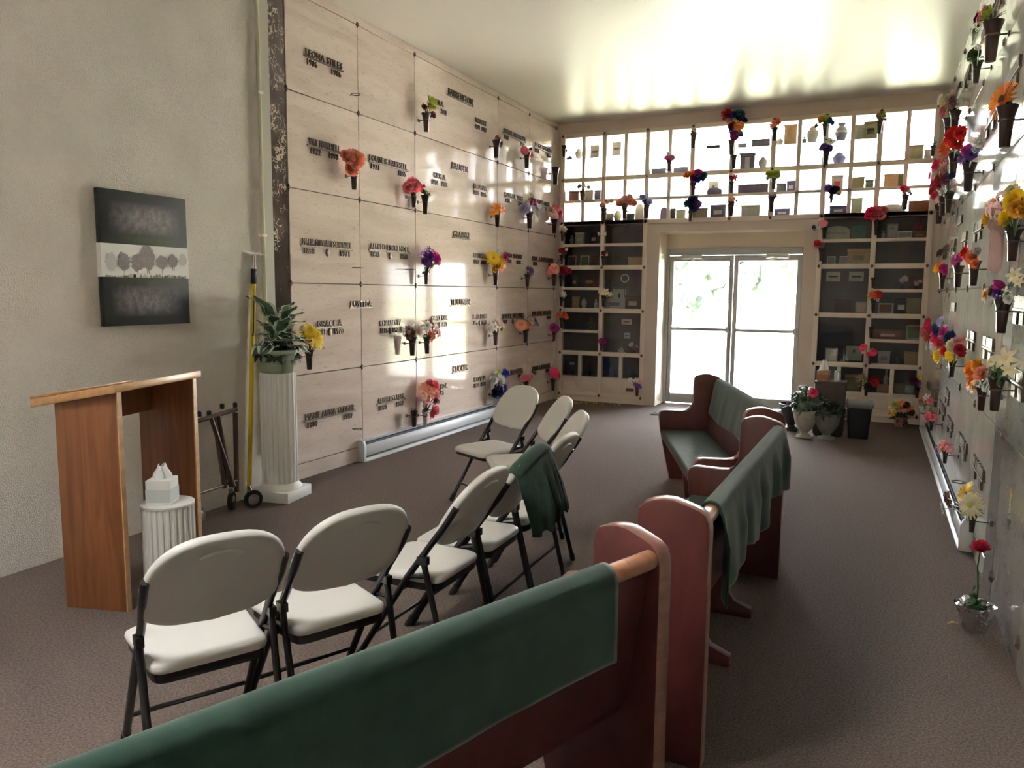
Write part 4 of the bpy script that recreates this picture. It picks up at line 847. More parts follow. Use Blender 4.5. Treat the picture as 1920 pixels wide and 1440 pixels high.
 ('R', (1768, 511.5), (1771, 541), 'rainbow coloured small blooms', [(1757, 504, 8, 'carnation', 'yellow'), (1764, 500, 8, 'carnation', 'orange'), (1770, 503, 7, 'carnation', 'magenta'), (1752, 508, 5, 'spray', 'lime')], 2, 1),
 ('R', (1881.5, 562), (1878, 625), 'violet tulip and orange daisy', [(1878, 537, 18, 'tulip', 'magenta'), (1847, 553, 12, 'gerbera', 'gold', 'orange'), (1862, 547, 9, 'carnation', 'brown'), (1903, 516, 12, 'lily', 'cream', 'yellow'), (1886, 550, 11, 'spray', 'white'), (1872, 548, 10, 'carnation', 'purple')], 7, 0),
 ('R', (1786, 676), (1792, 716), 'very full many-coloured bouquet', [(1743, 608, 12, 'carnation', 'hot'), (1758, 615, 12, 'carnation', 'navy'), (1732, 622, 9, 'carnation', 'rose'), (1740, 631, 10, 'carnation', 'salmon'), (1741, 650, 12, 'gerbera', 'white', 'white'), (1756, 633, 12, 'carnation', 'hot'), (1772, 623, 12, 'carnation', 'magenta'), (1783, 633, 11, 'carnation', 'navy'), (1768, 643, 12, 'carnation', 'crimson'), (1788, 648, 11, 'carnation', 'cream'), (1759, 668, 11, 'carnation', 'yellow'), (1784, 665, 11, 'gerbera', 'yellow', 'gold'), (1773, 658, 11, 'carnation', 'red'), (1798, 640, 9, 'carnation', 'palepink'), (1752, 648, 10, 'carnation', 'white'), (1800, 655, 9, 'carnation', 'crimson'), (1764, 604, 9, 'carnation', 'lavender')], 10, 1),
 ('R', (1842, 727), (1852.5, 785), 'orange and yellow chrysanthemums', [(1823, 692, 15, 'carnation', 'orange'), (1820, 716, 16, 'gerbera', 'orange', 'gold'), (1840, 702, 12, 'carnation', 'peach'), (1833, 685, 11, 'carnation', 'gold'), (1846, 720, 10, 'spray', 'white'), (1825, 726, 11, 'gerbera', 'gold', 'orange')], 7, 1),
 ('R', (1869, 710), (1867, 773), 'yellow lilies in thick greenery', [(1887, 673, 17, 'lily', 'cream', 'yellow'), (1862, 680, 12, 'lily', 'cream', 'gold'), (1875, 690, 16, 'spray', 'green'), (1860, 695, 12, 'spray', 'green')], 20, 0),
 ('R', (1747, 789), (1750.5, 819), 'pinkish red carnation', [(1741, 782, 9, 'carnation', 'rose'), (1749, 783, 6, 'carnation', 'pink')], 0, 0),
 ('R', (1773, 845), (1777, 883), 'coral and violet blooms', [(1766, 836, 9, 'lily', 'salmon'), (1775, 835, 9, 'lily', 'rose'), (1757, 841, 8, 'lily', 'violet')], 3, 1),
 ('R', (1824, 966), (1831.5, 1021), 'sunflower, cream gerbera and pink bud', [(1811, 926, 19, 'gerbera', 'yellow', 'brown'), (1820, 947, 20, 'gerbera', 'cream', 'lime'), (1775, 934, 12, 'rose', 'dusty'), (1770, 953, 13, 'gerbera', 'white', 'lime')], 14, 0),
]
WNAME = {'L': 'chair-side marble wall', 'R': 'aisle-side marble wall', 'B': 'niche wall'}
ROWNAME = ['top', 'second', 'third', 'fourth', 'bottom']
def row_of(wall, z):
    if wall == 'B':
        return ('top transom' if z > 3.053 else 'middle transom' if z > 2.76 else 'lower transom' if z > 2.466 else 'upper' if z > 1.70 else 'middle' if z > 1.0 else 'lowest')
    for j in range(5):
        if z > ROWZ[4-j]: return ROWNAME[j]
    return 'bottom'
rows = {}
for i, v in enumerate(VASES):
    p = at(*v[1], v[0], .085); rows.setdefault((v[0], row_of(v[0], p.z-.05)), []).append((p.y if v[0] != 'B' else p.x, i))
LOC = {}
for (wl_, rw), lst in rows.items():
    lst.sort()
    for k, (_, i) in enumerate(lst): LOC[i] = '%s row, %s along' % (rw, ORD[k])
SILVER = mat('silver_wrapped_vase', (.62, .62, .66), .3, .5); PINKGAUZE = mat('pink_gauze', (.66, .44, .44), .8); PINKGAUZE.node_tree.nodes['Principled BSDF'].inputs['Alpha'].default_value = .6
rnd2 = random.Random(9)
for i, (wall, rim, bot, desc, blooms, nl, dk) in enumerate(VASES):
    loc = '%s, %s' % (WNAME[wall], LOC[i]); empty = desc in ('nothing', 'no flowers, second of a close pair')
    lab = ('empty brown wall vase, ' if empty else 'brown wall vase holding ') + ('' if empty else desc)+(' on ' if not empty else '')+loc
    t, rp, s_ = wall_vase(' '.join(lab.split()[:16]), wall, rim, bot, SILVER if 'coral pink peonies' in desc or 'blue ribbon' in desc else None, 'bronze brown wall vases')
    if blooms:
        bl = []
        for (px, py, r_, kind, c, *cc) in blooms:
            q = at(px, py, wall, .105); s2 = r_*m_per_px(q)*(1.12 if wall == 'B' else 1.25); bl.append((q, s2, kind, c, *cc))
            if kind in ('carnation', 'rose', 'spray', 'lily') and len(blooms) > 1:   # fuller bunches: a smaller bloom tucked beside
                j = Vector((rnd2.uniform(-1, 1), rnd2.uniform(-1, 1), rnd2.uniform(-1, .6)))*s2*.9; j -= OUT[wall]*j.dot(OUT[wall]); bl.append((q+j-OUT[wall]*.012, s2*.72, kind if kind != 'spray' else 'carnation', c, *cc))
        bouquet(' '.join((desc+' on '+loc).split()[:16]), rp, bl, wall, nl, M_DKLEAF if dk else M_LEAF, leafs=.05+.025*s_*(1 if nl < 10 else 1.5), group='cut and silk flowers in the wall vases', seed=i)
# pink gauze bow tied round the vase under the big lilies
q = at(1879, 440, 'R', .10)
t = thing('gauze_bow', 'sheer pink gauze bow hanging under the big pink lilies', 'ribbon', q)
def gz(u, v):
    a = (u-.5); return Vector((-.02+.02*math.sin(u*18+v), a*(.15+.05*v), .045-.21*v+.008*math.sin(u*25)))
MB().grid(gz, 30, 14).build('ribbon_tail', PINKGAUZE, t, smooth=60)
for s_ in (-1, 1): 
    MB().grid(lambda u, v, s_=s_: Vector((-.03-.02*math.sin(2*PI*v), s_*(.01+.09*u), .03+.035*math.sin(2*PI*v)*(u**.5)+.02*math.cos(u*9))), 10, 12).build('bow_loop', PINKGAUZE, t, smooth=60)
# empty rings left on the wall
for k, (wall, px, py, lab) in enumerate([('L', 667, 177, 'empty bronze vase ring on chair-side marble wall, top row'), ('L', 671, 502, 'empty bronze vase ring on chair-side marble wall, third row near plant'), ('L', 770, 505, 'empty bronze vase ring beside the purple and magenta lilacs'), ('L', 671, 804.5, 'empty bronze vase ring above the heater end'), ('R', 1797, 903.5, 'empty bronze vase ring on aisle-side wall above the sunflower')]):
    p = at(px, py, wall, .06); t = thing('vase_ring', lab, 'ring', p, group='empty vase rings')
    MB().tube([(.038*math.cos(a), .038*math.sin(a), 0) for a in [2*PI*j/20 for j in range(20)]]+[(.038, 0, 0)], .004, 6).build('ring', M_BRONZE, t, smooth=60)
    a = -OUT[wall]; MB().tube([a*.038, a*.06], .0045, 6).build('arm', M_BRONZE, t)

# ------------------------------------------------------------------ variegated plant in the planter, urns of plants, floor pots
def broad_leaf(ln, wd):
    m = MB()
    for mi, k in ((0, 1.0),):
        nu, nv = 8, 6
        for i in range(nu):
            for j in range(nv):
                def P(i, j):
                    u, v = i/nu, j/nv-.5; wv = wd*(math.sin(PI*min(.999, .06+.94*u)**.85)**.7)*v
                    return Vector((u*ln, wv*2, .10*ln*math.sin(PI*u)-.20*ln*u*u+abs(v)*.12*wd*2+.01*math.sin(u*14)*abs(v)*2))
                m.add([P(i, j), P(i+1, j), P(i+1, j+1), P(i, j+1)], [(0, 1, 2, 3)], 1 if j in (0, nv-1) else 0)
    return m
M_HOSTA = mat('hosta_green', (.045, .105, .060), .45, var=(.085, .16, .095), scale=25); M_LEAFEDGE = mat('cream_leaf_edge', (.62, .66, .52), .5)
t = thing('variegated_plant', 'artificial plant with white-edged broad leaves in the green planter', 'plant', (-3.895, 4.315, 1.06))
rnd = random.Random(5)
for k in range(36):
    a = rnd.uniform(0, 2*PI); ln = rnd.uniform(.14, .21)*(.62 if math.cos(a) < -.3 else 1); el = rnd.uniform(-.15, 1.2)
    if k < 2: el, ln = 1.35, .24
    o = broad_leaf(ln, ln*.36).build('leaf', [M_HOSTA, M_LEAFEDGE], t, smooth=60)
    h = .05+.20*max(0, el)/1.3*rnd.uniform(.5, 1.25)
    if k < 2: h = .22
    o.matrix_local = Matrix.Translation((.05*math.cos(a), .05*math.sin(a), h)) @ Matrix.Rotation(a, 4, 'Z') @ Matrix.Rotation(-el*.8, 4, 'Y')
    MB().tube([(0, 0, 0), (.05*math.cos(a), .05*math.sin(a), h)], .004, 4).build('stem', M_STEM, t)
for k in range(7): put(leaf_clump(14, M_DKLEAF, k % 4), 'foliage', t, (.11*math.cos(k*.9), .11*math.sin(k*.9), -.01+.015*(k % 3)), (math.cos(k*.9), math.sin(k*.9), .5), .10)
def urn_pot(label, x, y, r, h, m, name='garden_urn', n=18):
    t = thing(name, label, 'urn', (x, y, 0))
    MB().box(-r*.62, r*.62, -r*.62, r*.62, 0, h*.06).build('plinth', m, t, bevel=.004)
    MB().lathe([(r*.58, h*.06), (r*.55, h*.09), (r*.34, h*.14), (r*.30, h*.20), (r*.36, h*.23), (r*.46, h*.27), (r*.74, h*.48), (r*.90, h*.74), (r*.94, h*.88), (r*1.02, h*.92), (r*1.04, h*.98), (r*.96, h), (r*.88, h*.93)], n*2, close=False, flute=(.965, 5, 8)).build('bowl', m, t, smooth=30)
    MB().lathe([(r*.9, h*.90), (.0001, h*.92)], n, close=False).build('soil', MATS['dark_soil'], t)
    return t
M_STONEPOT = mat('grey_stone_pot', (.38, .37, .31), .8, var=(.46, .45, .39), scale=12); M_STONEPOT2 = mat('dark_stone_pot', (.20, .20, .17), .8, var=(.25, .25, .22), scale=12)
def bush(label, p, r, n, blooms, leafm, seed, ht=.2):
    rnd = random.Random(seed); t = thing('potted_plant', label, 'plant', p)
    for k in range(n):
        d = Vector((rnd.gauss(0, 1), rnd.gauss(0, 1), abs(rnd.gauss(0, .9)))).normalized(); q = Vector((d.x*r*rnd.uniform(.2, 1), d.y*r*rnd.uniform(.2, 1), d.z*ht*rnd.uniform(.3, 1)))
        put(leaf_clump(9, leafm, k % 4), 'foliage', t, q, d+Vector((0, 0, .4)), r*.45, rnd.uniform(0, 6))
        MB().tube([(0, 0, -.02), q], .003, 4).build('stem', M_STEM, t)
    for (dx, dz, s_, kind, c) in blooms: put(bloom(kind, c), 'flower', t, Vector((dx, -r*.6, dz)), (0, -.8, .5), s_)
    return t
urn_pot('pale stone urn with a leafy rose, nearer the doors', -.62, 8.72, .132, .30, M_STONEPOT)
bush('leafy green rose bush with one hot pink bloom in the pale urn', (-.62, 8.72, .29), .20, 30, [(.075, .20, .055, 'carnation', 'hot'), (.06, .215, .035, 'rose', 'palepink')], mat('greyish_leaf', (.05, .10, .06), .5, var=(.12, .2, .13), scale=30), 3, .28)
urn_pot('darker stone urn standing before the wooden box stand', -.40, 8.72, .140, .285, M_STONEPOT2)
bush('low dark green plant in the darker urn before the stand', (-.40, 8.72, .27), .20, 26, [], M_DKLEAF, 8, .14)
t = urn_pot('small black pedestal urn behind the pale urn', -.80, 9.15, .13, .30, mat('black_pot', (.02, .02, .03), .35)); 
# wooden box stand with its things
t = thing('box_stand', 'dark brown wooden box stand holding a tissue box by the doors', 'stand', (-.40, 9.06, 0), -.03)
M_DKWOOD = wood('dark_stained_wood', (.035, .018, .013), (.055, .028, .02), .45, (6, 6, .8), .1)
MB().box(-.15, .15, -.14, .14, .02, .565).build('cabinet_body', M_DKWOOD, t, bevel=.003); MB().box(-.158, .158, -.15, .15, .565, .588).build('top_board', M_DKWOOD, t, bevel=.004); MB().box(-.14, .14, -.13, .13, 0, .02).build('toe_kick', M_RUBBER, t)
tissue_box('brown patterned tissue box with a tall white tissue on stand', (-.48, 9.04, .588), -.1, .12, .12, .115, mat('copper_print', (.36, .17, .09), .5, var=(.50, .36, .28), scale=14), mat('copper_band', (.33, .13, .06), .5), .11)
for k, (x, y, h, r_) in enumerate([(-.355, 9.02, .14, .016), (-.318, 9.03, .11, .014)]):
    t = thing('lotion_bottle', ['taller white bottle beside the tissue box on stand', 'shorter white bottle with black cap on stand'][k], 'bottle', (x, y, .588))
    MB().lathe([(r_*.9, 0), (r_, .006), (r_, h*.78), (r_*.5, h*.84), (r_*.45, h*.9)], 14).build('bottle_body', M_WHITE, t, smooth=40); MB().lathe([(r_*.5, h*.88), (r_*.5, h), (r_*.2, h*1.01)], 10).build('cap', M_RUBBER, t)
# waste bin with liner
t = thing('waste_bin', 'black waste bin with a clear plastic liner beside the box stand', 'bin', (-.10, 8.98, 0))
m = MB()
pr_ = rounded([(-1, -.75), (1, -.75), (1, .75), (-1, .75)], .25, 4); n = len(pr_)
def ringz(k, z): return [(a*k, b_*k, z) for a, b_ in pr_]
m.v += ringz(.098, 0)+ringz(.125, .36)+ringz(.120, .36)+ringz(.094, .01)
for l in range(3): m.f += [(l*n+i, l*n+(i+1) % n, (l+1)*n+(i+1) % n, (l+1)*n+i) for i in range(n)]
m.f += [tuple(range(n))[::-1], tuple(range(3*n, 4*n))]; m.mi = [0]*len(m.f)
m.build('bin_body', mat('black_bin_plastic', (.012, .012, .015), .45), t, smooth=30)
m = MB(); R3 = random.Random(2)
for k, z in ((.126, .325), (.133, .345), (.139, .385), (.131, .40), (.118, .37), (.112, .28)): m.v += [(a*k*(1+.03*R3.uniform(-1, 1)), b_*k*(1+.03*R3.uniform(-1, 1)), z+.01*R3.uniform(-1, 1)) for a, b_ in pr_]
for l in range(5): m.f += [(l*n+i, l*n+(i+1) % n, (l+1)*n+(i+1) % n, (l+1)*n+i) for i in range(n)]
m.mi = [0]*len(m.f); 
PL = mat('milky_plastic_liner', (.55, .60, .58), .25); PL.node_tree.nodes['Principled BSDF'].inputs['Alpha'].default_value = .4
m.build('liner', PL, t, smooth=60)
# floor arrangement under the niches
t = thing('flower_pot', 'small pink foil flower pot on the floor under the niches', 'pot', (.33, 9.98, 0))
MB().lathe([(.05, 0), (.055, .005), (.075, .10), (.085, .115), (.078, .118), (.07, .10)], 18).build('pot_body', mat('pink_foil', (.50, .22, .22), .35, .3), t, smooth=40)
bl = []
for k, (dx, dz, c) in enumerate([(-.10, .10, 'cream'), (-.06, .14, 'lime'), (0, .17, 'salmon'), (.05, .15, 'brown'), (.08, .12, 'salmon'), (.0, .11, 'rose'), (-.04, .09, 'tan'), (.10, .07, 'brown'), (-.09, .05, 'gold')]): bl.append((Vector((.33+dx, 9.94, .11+dz)), .045, 'carnation' if k % 2 else 'lily', c))
bouquet('autumn coloured mixed flowers in the pink floor pot', Vector((.33, 9.98, .11)), bl, 'B', 14, M_DKLEAF, .13, seed=5)
# foil-wrapped pot with one tall carnation
t = thing('foil_pot', 'silver foil wrapped flower pot on carpet by aisle-side wall', 'pot', (.49, 3.97, 0))
R4 = random.Random(7); m = MB(); n = 26
M_FOIL = mat('silver_foil', (.80, .80, .84), .12, 1.0, bump=.8, bscale=45)
for r_, z in ((.048, 0), (.055, .01), (.066, .07), (.074, .10), (.085, .118), (.080, .125), (.062, .11), (.055, .08)): m.v += [(r_*(1+(.10 if z > .08 else .04)*R4.uniform(-1, 1))*math.cos(2*PI*k/n), r_*(1+.08*R4.uniform(-1, 1))*math.sin(2*PI*k/n), z+(.012*R4.uniform(-1, 1) if z > .09 else 0)) for k in range(n)]
for l in range(7): m.f += [(l*n+i, l*n+(i+1) % n, (l+1)*n+(i+1) % n, (l+1)*n+i) for i in range(n)]
m.f += [tuple(range(n))[::-1]]; m.mi = [0]*len(m.f); m.build('foil_wrap', M_FOIL, t, smooth=25)
MB().lathe([(.056, .09), (.0001, .098)], 14, close=False).build('soil', MATS['dark_soil'], t)
t = thing('carnation_plant', 'single tall crimson carnation growing in the silver foil pot', 'plant', (.49, 3.97, .095))
MB().tube([(0, 0, 0), (.004, 0, .10), (-.004, .01, .2), (0, 0, .285)], .0035, 6).build('stem', M_STEM, t)
put(bloom('carnation', 'crimson'), 'flower', t, (0, 0, .29), (-.2, -.5, 1), .042)
for z, s_, n in ((.02, .07, 12), (.05, .05, 8), (.11, .035, 5), (.17, .03, 4)): put(leaf_clump(n, M_LEAF, int(z*100) % 4), 'foliage', t, (0, 0, z), (0, 0, 1), s_)
# white vase low on the aisle wall
t, rp, s_ = wall_vase('white wall vase low on the aisle-side wall by the heater', 'R', (1733, 762), (1734, 808), mat('white_vase', (.75, .76, .74), .5))
bouquet('small coral and white blooms in the white wall vase', rp, [(at(1728, 751, 'R', .1), 9*m_per_px(rp), 'carnation', 'rose'), (at(1738, 746, 'R', .1), 7*m_per_px(rp), 'lily', 'white'), (at(1744, 752, 'R', .1), 6*m_per_px(rp), 'carnation', 'pink')], 'R', 3, M_LEAF, .06, seed=77)
# white bow on the frame
t = thing('ribbon_bow', 'small white ribbon bow tied on the niche frame', 'ribbon', (-3.44, YB-.05, 2.30))
for s_ in (-1, 1): MB().grid(lambda u, v, s_=s_: Vector((s_*.06*u, .02*math.sin(PI*v), .03*math.sin(2*PI*v)*u+.02*u)), 8, 10).build('bow_loop', M_WHITE, t, smooth=60)
MB().grid(lambda u, v: Vector(((u-.5)*.03, 0, -.01-.09*v)), 3, 6).build('ribbon_tail', M_WHITE, t); MB().tube([(0, .0, 0), (0, .028, 0)], .006, 6).build('knot', M_WHITE, t)
# fallen petals and bits on the carpet
def litter(name, label, pts, sz, c, seed):
    rnd = random.Random(seed); m = MB()
    for (x, y) in pts:
        a = rnd.uniform(0, 6); s_ = sz*rnd.uniform(.5, 1.2); u = Vector((math.cos(a), math.sin(a), 0))*s_; v = Vector((-math.sin(a), math.cos(a), 0))*s_*.6; p = Vector((x, y, .004))
        m.add([p-u, p-v+Vector((0, 0, .004)), p+u+Vector((0, 0, .003)), p+v+Vector((0, 0, .004)), p+Vector((0, 0, .001))], [(0, 1, 4), (1, 2, 4), (2, 3, 4), (3, 0, 4)])
    o = m.build(name, pmat(c)); o['kind'] = 'stuff'; o['label'] = label; o['category'] = 'petals'
rnd = random.Random(4)
litter('fallen_petals', 'yellow petals scattered on carpet below the lower niches', [(-3.75+.55*abs(rnd.gauss(0, .6)), 9.98+rnd.uniform(-.12, .15)) for _ in range(46)], .022, 'yellow', 1)
litter('petal_litter', 'pale petal bits scattered on carpet before the heater', [(-3.5+rnd.gauss(0, .25), 6.75+rnd.gauss(0, .35)) for _ in range(16)], .012, 'cream', 2)
litter('petal_crumbs', 'dark red petal crumbs on carpet near the floor pot', [(.15+rnd.uniform(-.35, .35), 9.95+rnd.gauss(0, .08)) for _ in range(40)], .016, 'burgundy', 3)
q = on_z(1785, 1170); m = MB(); m.tube([(q.x-.02, q.y-.02, .006), (q.x, q.y, .009), (q.x+.025, q.y+.005, .006)], [.002, .006, .002], 6); tag(m.build('dry_leaf', pmat('tan')), 'dry curled leaf on the carpet beside the foil pot', 'leaf')
# ================================================================== bronze lettering on the crypt fronts
def text_geo(txt):
    cu = bpy.data.curves.new('lettering', 'FONT'); cu.body = txt; cu.size = 1.0; cu.resolution_u = 2; cu.extrude = .045; cu.offset = .0; cu.space_character = 1.12
    o = bpy.data.objects.new('lettering', cu); me = bpy.data.meshes.new_from_object(o)
    vs = [v.co.copy() for v in me.vertices]; fs = [tuple(p.vertices) for p in me.polygons]
    bpy.data.objects.remove(o); bpy.data.meshes.remove(me); bpy.data.curves.remove(cu)
    return vs, fs
def add_text(mb, txt, x0, x1, z, h, hmax=None):
    vs, fs = text_geo(txt)
    if not vs: return
    a = min(v.x for v in vs); b_ = max(v.x for v in vs); ht = max(v.y for v in vs)
    sx = (x1-x0)/(b_-a); sz = h/ht
    mb.add([Vector((x0+(v.x-a)*sx, z+v.y*sz, .006+v.z*.14)) for v in vs], fs)
def inscription(px0, px1, name, d0=None, d1=None, emblem=False, bar=True, h=.052, dw=None):
    a, b_ = on_x(*px0, XL), on_x(*px1, XL); c = (a+b_)/2; w_ = abs(b_.y-a.y); z = (a.z+b_.z)/2
    mb = MB(); add_text(mb, name, -w_/2, w_/2, .006, h)
    if bar: mb.box(-w_/2-.02, w_/2+.02, -.008, .003, 0, .012)
    dd = dw or w_*.92; k = .115 if w_ > .35 else min(.115, dd*.40)
    if d0: add_text(mb, d0, -dd/2, -dd/2+k, -.012-h*.95, h*.9)
    if d1: add_text(mb, d1, dd/2-k, dd/2, -.012-h*.95, h*.9)
    if emblem: mb.lathe([(.0001, .016), (.018, .014), (.024, 0)], 12, M=Matrix.Translation((0, -.042, 0)) @ Matrix.Diagonal((1, 1.35, 1, 1)), close=False)
    o = mb.build('lettering', M_BRONZE, wl, smooth=0); o.matrix_world = wall_matrix('L', Vector((XL, c.y, z)))
I_ = inscription
I_((572, 107), (640, 130), 'LEONA STILES', '1906', '1986'); I_((578, 273), (636, 286), 'VAY HARTSELL', '1922', '1998', dw=.34)
I_((692, 303), (762, 319), 'LOUISE K HARTSELL', '1921', '1995'); I_((566, 461), (657, 467), 'MARIA STEWART SCHENDEL', '1898', '1971', True)
I_((693, 468), (766, 474), 'ALFRED J SCHENDEL', '1895', '1977', True); I_((657, 577), (696, 576), 'LUSTICA')
I_((594, 613), (640, 613), 'GRACE A', '1881', '1970', True, dw=.36); I_((711, 612), (750, 611), 'CHARLES W', '1886', '1976', True, bar=False, dw=.32)
I_((572, 789), (663, 770), 'MARIE ANNA STAGER', '1909', '1997'); I_((708, 758), (757, 748), 'ALBERT STAGER', '1890', '1957')
I_((839.7, 179), (885, 198), 'BARRENSTON', h=.066); I_((816, 197), (830, 202), 'LILA', None, '2002', bar=False, dw=.28)
I_((890, 230), (911, 238), 'ROBERT', '1923', '1977', bar=False, dw=.27); I_((943, 249), (984, 267), 'ARTHUR JON HUGHES', '1912', '2002')
I_((1002, 275), (1033, 288), 'JOE ROBERT HUGHES', '1915', '1999'); I_((846.7, 318), (876, 324), 'HAUGEN', h=.066)
I_((813, 334), (834, 339), 'REX A', '1934', '2005', dw=.30, bar=False); I_((886.6, 354), (911.6, 359), 'J NORMA', '1935', '1985', bar=False)
I_((946, 370), (979.5, 377), 'ROBERT W DAVIS', '1934', '2001'); I_((1003, 382), (1029, 387), 'MARION L DAVIS', '1936', '2004')
I_((849, 446), (878, 448), 'GRABSKI', h=.066); I_((887, 484), (911, 486), 'NANCY A', '1937', '2004', bar=False); I_((949, 484), (976.4, 486), 'LEO SMITH', '1901', '1984', bar=False)
I_((998, 489), (1036, 492), 'PAUL A ROBERTSON', '1913', '1988'); I_((845, 573), (881, 572.5), 'TRULLINGER', h=.066)
I_((808.4, 602), (838, 601.5), 'GRACE KOK', '1896', '1963', True, bar=False); I_((886.6, 599), (911.6, 598), 'REED ROSIE', '1897', '1954', True, bar=False)
I_((941, 598), (980, 595), 'JASPER NELSON', '1897', '1980', True); I_((997.5, 592), (1032, 590), 'PHIL JANE NELSON', None, '1991')
I_((849, 699), (876.4, 694), 'RUCKER', h=.066); I_((826, 730), (838, 728), 'IDA', '1895', None, dw=.16); I_((888, 717), (909, 713), 'ROY M', '1890', '1968', bar=False, dw=.28)
I_((950, 703), (979, 698.5), 'A ROGERS', None, '1979'); I_((996.7, 695), (1030, 689), 'JOHN A ROGERS', '1899', '1982')
# aisle-side wall: names seen almost edge-on, too foreshortened to read: rows of raised strokes on a bar
rnd = random.Random(11)
for (px, py, wd, rows2, white) in [(1873, 8, .5, 2, 0), (1830, 72, .35, 1, 0), (1846, 72, .25, 1, 0), (1815, 147, .45, 2, 0), (1798, 175, .4, 1, 0), (1901, 150, .5, 2, 0), (1860, 232, .5, 2, 0), (1801.7, 421, .3, 1, 0), (1836, 434, .45, 2, 1), (1810, 452, .32, 2, 0), (1788, 465, .4, 2, 0), (1773, 474, .5, 2, 0), (1761, 481, .5, 1, 0), (1789, 583, .35, 1, 0), (1823, 639, .42, 2, 1), (1855, 655, .42, 2, 1), (1916, 583, .3, 2, 1), (1913, 722, .3, 2, 1), (1741, 727, .6, 1, 0), (1752, 747, .6, 2, 0), (1777, 744, .4, 2, 0), (1767, 769, .7, 2, 0), (1782, 800, .5, 2, 0), (1806, 838, .55, 2, 0), (1836, 887, .5, 2, 0)]:
    p = on_x(px, py, XR); mb = MB(); x = -wd/2
    while x < wd/2:
        g = rnd.uniform(.016, .03)
        if rnd.random() > .12: mb.box(x, x+g*.62, .012, .012+rnd.uniform(.052, .06), 0, .014)
        x += g
    mb.box(-wd/2-.02, wd/2+.02, .0, .009, 0, .016)
    if rows2 == 2:
        for sx in (-1, 1):
            for k in range(4): xx = sx*wd*.30+k*.026-.05; mb.box(xx, xx+.017, -.062, -.010, 0, .014)
    o = mb.build('lettering', M_BRONZE, wr, smooth=0); o.matrix_world = wall_matrix('R', Vector((XR, p.y, p.z)))

# ================================================================== baseboard heaters
def heater(label, wall, y0, y1):
    sx = 1 if wall == 'L' else -1; xw = XL if wall == 'L' else XR
    t = thing('baseboard_heater', label, 'heater', (xw, y0, 0)); ln = y1-y0
    def pr(poly, a, b_, name, m, bev=0): return MB().prism(poly, a, b_, lambda x, z, q: Vector((sx*x, q, z))).build(name, m, t, bevel=bev)
    pr([(.0, .0), (.012, .0), (.012, .19), (.0, .19)], .03, ln-.03, 'back_plate', M_HEATER)
    pr([(.0, .178), (.045, .185), (.048, .192), (.0, .192)], .03, ln-.03, 'top_cover', M_HEATER)
    pr([(.050, .055), (.062, .05), (.066, .06), (.066, .140), (.058, .152), (.052, .145)], .03, ln-.03, 'front_cover', M_HEATER, .002)
    pr([(.012, .0), (.075, .0), (.075, .012), (.060, .030), (.012, .03)], .03, ln-.03, 'bottom_lip', M_HEATER, .002)
    pr([(.014, .05), (.046, .05), (.046, .165), (.014, .165)], .04, ln-.04, 'fin_element', M_HEATSLOT)
    for a in (0, ln-.035): pr([(0, 0), (.07, 0), (.072, .15), (.055, .192), (0, .195)], a, a+.035, 'end_cap', M_HEATER, .004)
heater('long white baseboard heater along the chair-side marble wall', 'L', 5.545, 8.75)
heater('long white baseboard heater along the aisle-side marble wall', 'R', 5.20, 10.0)

